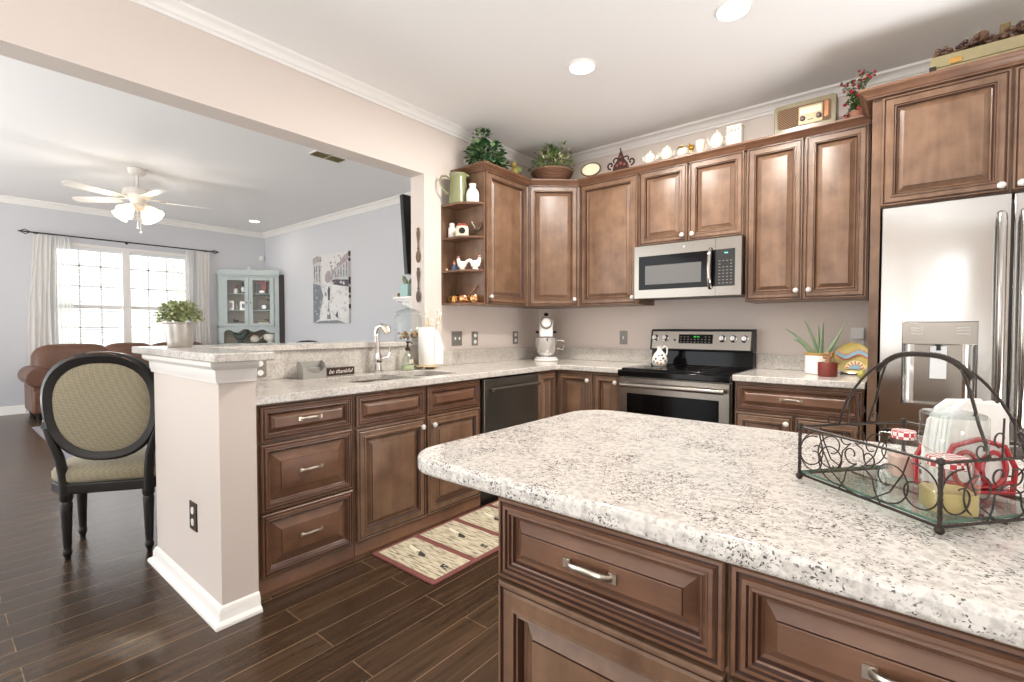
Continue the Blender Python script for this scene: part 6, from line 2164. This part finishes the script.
# ------------------------------------------------------------------ corner display cabinet
cA = Vector((-6.745, -0.475, 0))
cB = Vector((-6.09, 0.285, 0))
dd = (cB-cA).normalized()
nn = Vector((dd.y, -dd.x, 0))
CT = Matrix.Identity(4)
CT.col[0] = (*dd, 0)
CT.col[1] = (*nn, 0)
CT.col[3] = (cA.x, cA.y, 0, 1)
W_ = (cB-cA).length
t = thing('display_cabinet', 'pale blue corner display cabinet with two glass doors', 'display cabinet', (-6.55, 0.1, 0))
m = MB()
cr = Vector((-6.845, 0.385, 0))
pA2, pB2 = (-6.845, -0.475), (-6.09, 0.385)
foot_ = [(cA.x, cA.y), (cB.x, cB.y), pB2, (cr.x, cr.y), pA2]
for z0, z1 in ((0.0, 0.06), (0.88, 0.925), (1.205, 1.235), (2.12, 2.185)):
    m.prism(foot_, z0, z1)
m.prism([pA2, (cA.x, cA.y), (cA.x+0.02, cA.y+0.025), (-6.83, -0.45)], 0.06, 2.12)
m.prism([(cB.x, cB.y), pB2, (cB.x-0.03, 0.385), (cB.x-0.03, cB.y-0.01)], 0.06, 2.12)
bd = m.build('carcass', M_cab_blue, t)
m = MB()
m.prism([(-6.845, -0.45), (-6.835, -0.45), (-6.835, 0.376), (-6.12, 0.376), (-6.12, 0.385), (-6.845, 0.385)], 0.06, 2.12)
m.build('back_panel', mat('cream_lining', 'd9d2c4', 0.7), t)
m = MB(CT)
m.box(0, -0.02, 0.06, 0.075, 0.0, 2.12)
m.box(W_-0.075, -0.02, 0.06, W_, 0.0, 2.12)
m.build('face_frame', M_cab_blue, t)
M_brownside = mat('brown_cabinet_side', '4a4240', 0.5)
MB().box(cB.x+0.0005, cB.y+0.004, 0.02, cB.x+0.008, 0.384, 2.18).build('side_panel', M_brownside, t)
for z in (1.53, 1.83):
    m = MB()
    m.prism([(cA.x+0.01, cA.y+0.05), (cB.x-0.05, cB.y-0.01), (cB.x-0.05, 0.37), (-6.83, 0.37), (-6.83, cA.y+0.05)], z-0.012, z)
    m.build('inner_shelf', M_cab_blue, t)
for a, b, kx in ((0.080, W_/2-0.004, W_/2-0.035), (W_/2+0.004, W_-0.080, W_/2+0.035)):
    m = MB(CT)
    for x0, x1, z0, z1 in ((a, a+0.065, 1.24, 2.115), (b-0.065, b, 1.24, 2.115), (a+0.065, b-0.065, 1.24, 1.285), (a+0.065, b-0.065, 2.065, 2.115)):
        m.box(x0, 0.001, z0, x1, 0.022, z1)
    dr = m.build('door', M_cab_blue, t)
    MB(CT).box(a+0.065, 0.009, 1.285, b-0.065, 0.012, 2.065).build('door_glass', M_cabglass, dr)
    MB(CT).lathe([(0, 0), (0.008, 0), (0.012, 0.02), (0, 0.026)], (kx, 0.022, 1.66), 12, axis_to((0, 1, 0))).build('knob', M_bronze, dr)
for a, b in ((0.080, W_/2-0.004), (W_/2+0.004, W_-0.080)):
    m = MB(CT)
    m.panel(a, 0.08, b, 0.87, scale_rings([(0, 0.001), (0, 0.018), (0.004, 0.022), (0.06, 0.022), (0.068, 0.014), (0.09, 0.014), (0.115, 0.02)], b-a, 0.79))
    m.build('lower_door', M_cab_blue, t)
m = MB(CT)
arch = [(0.075, 1.205), (0.075, 1.12)]+[(0.075+(W_-0.15)*k/24, 1.165+0.028*sin(3*2*pi*k/24)*(1)-0.03*abs(k-12)/12) for k in range(1, 24)]+[(W_-0.075, 1.12), (W_-0.075, 1.205)]
m.extr([(x, -0.02, z) for x, z in arch], (0, 0.02, 0))
m.build('scalloped_rail', M_cab_blue, t)
m = MB(CT)
ped = [(-0.01, 2.185), (W_+0.01, 2.185), (W_+0.01, 2.235)]
ped += [(W_*(1-0.5*k/10), 2.235+0.035*sin(pi*k/10*0.5)**2+(0.02*sin(pi*k/10*2))) for k in range(1, 10)]
ped += [(W_/2+0.03, 2.262), (W_/2+0.025, 2.290), (W_/2, 2.312), (W_/2-0.025, 2.290), (W_/2-0.03, 2.262)]
ped += [(W_*(0.5-0.5*k/10), 2.235+0.035*sin(pi*(10-k)/10*0.5)**2+(0.02*sin(pi*(10-k)/10*2))) for k in range(1, 10)]
ped += [(-0.01, 2.235)]
m.extr([(x, -0.03, z) for x, z in ped], (0, 0.03, 0))
m.build('pediment', M_cab_blue, t)
MB(CT).box(-0.015, -0.04, 2.150, W_+0.015, 0.025, 2.186).build('crown_molding', M_cab_blue, t, bevel=0.006)

def cpos(u, d, z): return CT @ Vector((u, -d, z))
def figur(name, label, cat, u, z, pieces, d=0.085):
    w = cpos(u, d, z)
    t = thing(name, label, cat, tuple(w))
    T_ = Matrix.Translation(w) @ Matrix((( dd.x, nn.x, 0, 0), (dd.y, nn.y, 0, 0), (0, 0, 1, 0), (0, 0, 0, 1)))
    for nm, fn, mt in pieces:
        m = MB(T_)
        fn(m)
        m.build(nm, mt, t)
    return t
Mk = M_blackp
Mw_ = M_ceram
Z1c, Z2c, Z3c, Z4c = 1.2355, 1.5305, 1.8305, 0.9255
figur('penguin_figurine', 'black and white figurine on the upper left shelf of the display cabinet', 'figurine', 0.385, Z3c,
      [('body', lambda m: m.sell((0, 0, 0.085), (0.060, 0.05, 0.085), nu=16, nv=12), Mk), ('belly', lambda m: m.sell((0, 0.028, 0.075), (0.036, 0.03, 0.055), nu=14, nv=10), Mw_), ('head', lambda m: m.sell((0, 0.0, 0.175), (0.035, 0.035, 0.032), nu=14, nv=10), Mk)])
figur('small_vase', 'brown and white vase on the upper left shelf of the display cabinet', 'vase', 0.255, Z3c,
      [('body', lambda m: m.lathe([(0, 0), (0.028, 0), (0.04, 0.04), (0.02, 0.08), (0.018, 0.095), (0, 0.095)], (0, 0, 0), 16), Mw_), ('stopper', lambda m: m.sell((0, 0, 0.125), (0.03, 0.03, 0.03), nu=12, nv=8), mat('rust_brown', '8a4a3a', 0.5))])
figur('gift_tin', 'black and red tin on the upper right shelf of the display cabinet', 'tin', 0.690, Z3c,
      [('box', lambda m: m.box(-0.085, -0.05, 0, 0.085, 0.03, 0.185), Mk), ('lid', lambda m: m.box(-0.088, -0.053, 0.1855, 0.088, 0.033, 0.210), mat('brick_red_lid', '8d2f26', 0.5)), ('red_panel', lambda m: m.box(0.005, 0.0305, 0.06, 0.082, 0.034, 0.18), mat('brick_red_panel', '9a3a2c', 0.5)), ('white_motif', lambda m: m.sell((0.01, 0.034, 0.035), (0.05, 0.004, 0.022), nu=12, nv=6), Mw_)])
figur('snowman_figurine', 'small white and red figurine right of the black tin in the display cabinet', 'figurine', 0.855, Z3c,
      [('body', lambda m: m.sell((0, 0, 0.045), (0.045, 0.04, 0.045), nu=14, nv=10), Mw_), ('head', lambda m: m.sell((0, 0, 0.105), (0.03, 0.03, 0.028), nu=12, nv=8), Mw_), ('hat', lambda m: m.lathe([(0, 0.055), (0.034, 0.0), (0, 0.0)], (0, 0, 0.122), 14), mat('hat_red', '8d3a30', 0.6))])
figur('photo_frame', 'narrow white photo frame on the middle left shelf of the display cabinet', 'picture frame', 0.175, Z2c,
      [('frame', lambda m: m.box(-0.045, -0.01, 0, 0.045, 0.012, 0.165), Mw_), ('photo', lambda m: m.box(-0.022, 0.0125, 0.04, 0.022, 0.014, 0.13), mat('grey_photo', '9a9692', 0.5))])
figur('photo_frame', 'square white photo frame with a dark picture on the middle left shelf', 'picture frame', 0.405, Z2c,
      [('frame', lambda m: m.box(-0.085, -0.01, 0, 0.085, 0.012, 0.155), Mw_), ('photo', lambda m: m.box(-0.050, 0.0125, 0.035, 0.050, 0.014, 0.115), mat('slate_photo', '5e6674', 0.5, var=0.3, vscale=40))])
figur('candlestick', 'slim grey candlestick between the two white photo frames', 'candlestick', 0.270, Z2c,
      [('stick', lambda m: m.lathe([(0, 0), (0.024, 0), (0.008, 0.02), (0.007, 0.09), (0.014, 0.10), (0, 0.10)], (0, 0, 0), 14), M_nickel), ('candle', lambda m: m.cyl((0, 0, 0), 0.009, 0.1005, 0.17, 12), mat('grey_candle', '8f8d86', 0.5))])
figur('lantern', 'dark green lantern house on the middle right shelf of the display cabinet', 'lantern', 0.735, Z2c,
      [('house', lambda m: m.box(-0.10, -0.06, 0, 0.10, 0.03, 0.12), mat('dark_green_tin', '2c332c', 0.4)), ('roof', lambda m: m.extr([(-0.125, -0.07, 0.1205), (0.125, -0.07, 0.1205), (0.045, -0.07, 0.20), (-0.045, -0.07, 0.20)], (0, 0.11, 0)), mat('olive_roof', '5a5136', 0.5)), ('window', lambda m: m.lathe([(0, 0), (0.038, 0), (0.038, 0.004), (0, 0.004)], (0, 0.0305, 0.055), 18, axis_to((0, 1, 0))), Mw_)])
figur('bird_ornament', 'dark long-tailed bird on the lower left shelf of the display cabinet', 'figurine', 0.300, Z1c,
      [('perch', lambda m: m.lathe([(0, 0), (0.05, 0), (0.05, 0.015), (0.01, 0.02), (0.008, 0.06), (0, 0.06)], (0, 0, 0), 14), Mw_), ('body', lambda m: (m.sell((-0.05, 0, 0.09), (0.045, 0.02, 0.024), nu=14, nv=8), m.sell((-0.085, 0, 0.115), (0.018, 0.016, 0.016), nu=10, nv=8)), Mk), ('tail', lambda m: m.tube([(-0.02, 0, 0.085), (0.06, 0, 0.072), (0.12, 0, 0.07)], [0.012, 0.008, 0.004], 8), Mk)])
figur('serving_dish', 'long cream dish on the lower right shelf of the display cabinet', 'dish', 0.715, Z1c,
      [('dish', lambda m: m.sell((0, 0, 0.038), (0.10, 0.05, 0.038), 0.5, 0.5, nu=20, nv=10), mat('cream_dish', 'ddd5c4', 0.3)), ('lid', lambda m: m.sell((0, 0, 0.10), (0.092, 0.045, 0.024), 0.6, 0.6, nu=20, nv=8), mat('olive_lid', '847c5e', 0.5))])
figur('tea_tin', 'small dark green tin at the lower right of the display cabinet', 'tin', 0.880, Z1c,
      [('tin', lambda m: m.box(-0.035, -0.03, 0, 0.035, 0.03, 0.055), mat('forest_tin', '3d4a38', 0.4)), ('lid', lambda m: m.box(-0.037, -0.032, 0.0555, 0.037, 0.032, 0.070), mat('forest_lid', '4a5844', 0.4))])
def rooster(m):
    m.sell((0.0, 0, 0.115), (0.085, 0.045, 0.065), nu=18, nv=12)
    m.tube([(-0.06, 0, 0.13), (-0.095, 0, 0.18), (-0.105, 0, 0.215)], [0.050, 0.036, 0.026], 12)
    m.sell((-0.108, 0, 0.222), (0.032, 0.026, 0.028), nu=12, nv=8)
    m.tube([(0.05, 0, 0.13), (0.095, 0, 0.185), (0.13, 0, 0.215), (0.15, 0, 0.17)], [0.045, 0.042, 0.034, 0.010], 12)
    m.lathe([(0, 0), (0.055, 0), (0.045, 0.02), (0.03, 0.06), (0, 0.07)], (0, 0, 0), 16)
figur('rooster_sculpture', 'dark green rooster on the open ledge of the display cabinet', 'figurine', 0.315, Z4c,
      [('body', rooster, mat('verdigris_dark', '46544c', 0.5, var=0.3, vscale=30)), ('comb', lambda m: m.sell((-0.108, 0, 0.262), (0.028, 0.006, 0.018), nu=10, nv=6), mat('dull_comb', '5e3c36', 0.6)), ('beak', lambda m: m.lathe([(0, 0.03), (0.011, 0), (0, 0)], (-0.138, 0, 0.222), 8, RY(-pi/2)), M_brass)])
figur('soup_tureen', 'large white tureen on the open ledge of the display cabinet', 'tureen', 0.818, Z4c,
      [('bowl', lambda m: m.lathe([(0, 0), (0.06, 0), (0.05, 0.02), (0.11, 0.07), (0.125, 0.13), (0.12, 0.135), (0, 0.135)], (0, 0, 0), 24), Mw_), ('lid', lambda m: m.lathe([(0.118, 0.1355), (0.10, 0.165), (0.04, 0.185), (0.015, 0.19), (0.02, 0.21), (0, 0.215)], (0, 0, 0), 24), Mw_), ('handle', lambda m: m.tube([(0.118, 0, 0.11), (0.150, 0, 0.11), (0.148, 0, 0.075), (0.108, 0, 0.07)], 0.008, 8), Mw_)], 0.13)
figur('brown_teapot', 'cream teapot with a brown mark between the rooster and tureen', 'teapot', 0.555, Z4c,
      [('body', lambda m: m.sell((0, 0, 0.075), (0.085, 0.07, 0.075), nu=18, nv=12), mat('cream_glaze', 'd5cdbf', 0.35)), ('lid', lambda m: m.sell((0, 0, 0.152), (0.035, 0.035, 0.018), nu=14, nv=8), mat('rust_lid', '8a5a42', 0.4)), ('spout', lambda m: m.tube([(0.06, 0, 0.07), (0.10, 0, 0.10), (0.118, 0, 0.135)], [0.018, 0.012, 0.009], 9), mat('cream_spout', 'd5cdbf', 0.35))], 0.13)
# motion sensor
t = thing('motion_sensor', 'small white motion sensor high on the wall above the display cabinet', 'sensor', (-6.83, 0.30, 2.50))
MB().box(-6.8495, 0.275, 2.49, -6.80, 0.34, 2.585).build('housing', M_white, t, bevel=0.012, seg=3)
MB().sell((-6.80, 0.3075, 2.525), (0.010, 0.024, 0.024), nu=12, nv=8).build('lens', M_trim, t)
# rug and pet bowl in the living room
t = thing('area_rug', 'pale grey living room rug in front of the sofa', 'rug', (-4.1, -1.9, 0))
MB().box(-5.35, -3.02, 0.0005, -2.75, -0.75, 0.010).build('pile', mat('pale_grey_rug', '96929a', 0.95, var=0.12, vscale=30, bump=0.4, bscale=300), t)
MB().box(-5.37, -3.04, 0.0005, -2.73, -3.021, 0.0095).box(-5.37, -0.749, 0.0005, -2.73, -0.73, 0.0095).box(-5.37, -3.021, 0.0005, -5.351, -0.749, 0.0095).box(-2.749, -3.021, 0.0005, -2.73, -0.749, 0.0095).build('bound_edge', mat('rug_binding', '8d8890', 0.9), t)
t = thing('pet_bowl', 'black pet bowl with a white rim at the corner of the rug', 'bowl', (-5.15, -2.86, 0.0105))
c = (-5.15, -2.86, 0.0105)
MB().lathe([(0, 0), (0.125, 0), (0.130, 0.006), (0.112, 0.085), (0.090, 0.085), (0.080, 0.02), (0, 0.015)], c, 28).build('bowl', M_blackp, t)
MB().lathe([(0.088, 0.0855), (0.113, 0.0855), (0.110, 0.098), (0.100, 0.102), (0.090, 0.098)], c, 28).build('rim', M_ceram, t)

# ------------------------------------------------------------------ outside the window
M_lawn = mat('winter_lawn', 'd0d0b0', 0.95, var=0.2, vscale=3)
struct(MB().box(-40, -22, -0.5, -7.05, 22, -0.35).build('ground', M_lawn))
t = thing('neighbour_house', 'pale grey house with a dark roof seen faintly through the window blinds', 'house', (-24, 3.2, -0.35))
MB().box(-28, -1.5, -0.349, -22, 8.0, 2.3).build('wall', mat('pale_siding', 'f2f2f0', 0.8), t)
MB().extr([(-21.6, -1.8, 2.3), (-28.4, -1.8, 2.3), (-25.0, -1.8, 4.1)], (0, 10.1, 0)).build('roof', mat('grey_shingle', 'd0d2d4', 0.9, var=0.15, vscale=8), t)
for y in (0.2, 3.0, 5.8):
    MB().box(-22.0, y, 0.7, -21.97, y+1.0, 1.9).build('window', mat('house_window', 'b0b8c0', 0.2), t)
t = thing('garden_tree', 'pale leafy tree seen faintly through the right half of the window', 'tree', (-17.5, 2.6, -0.35))
m = MB()
m.tube([(-17.5, 2.6, -0.349), (-17.4, 2.6, 1.2), (-17.5, 2.7, 2.6)], [0.16, 0.12, 0.08], 10)
for k in range(7):
    a = k*0.9
    m.tube([(-17.45, 2.65, 1.4+0.2*k), (-17.45+0.8*cos(a), 2.65+0.8*sin(a), 2.2+0.25*k)], [0.05, 0.02], 6)
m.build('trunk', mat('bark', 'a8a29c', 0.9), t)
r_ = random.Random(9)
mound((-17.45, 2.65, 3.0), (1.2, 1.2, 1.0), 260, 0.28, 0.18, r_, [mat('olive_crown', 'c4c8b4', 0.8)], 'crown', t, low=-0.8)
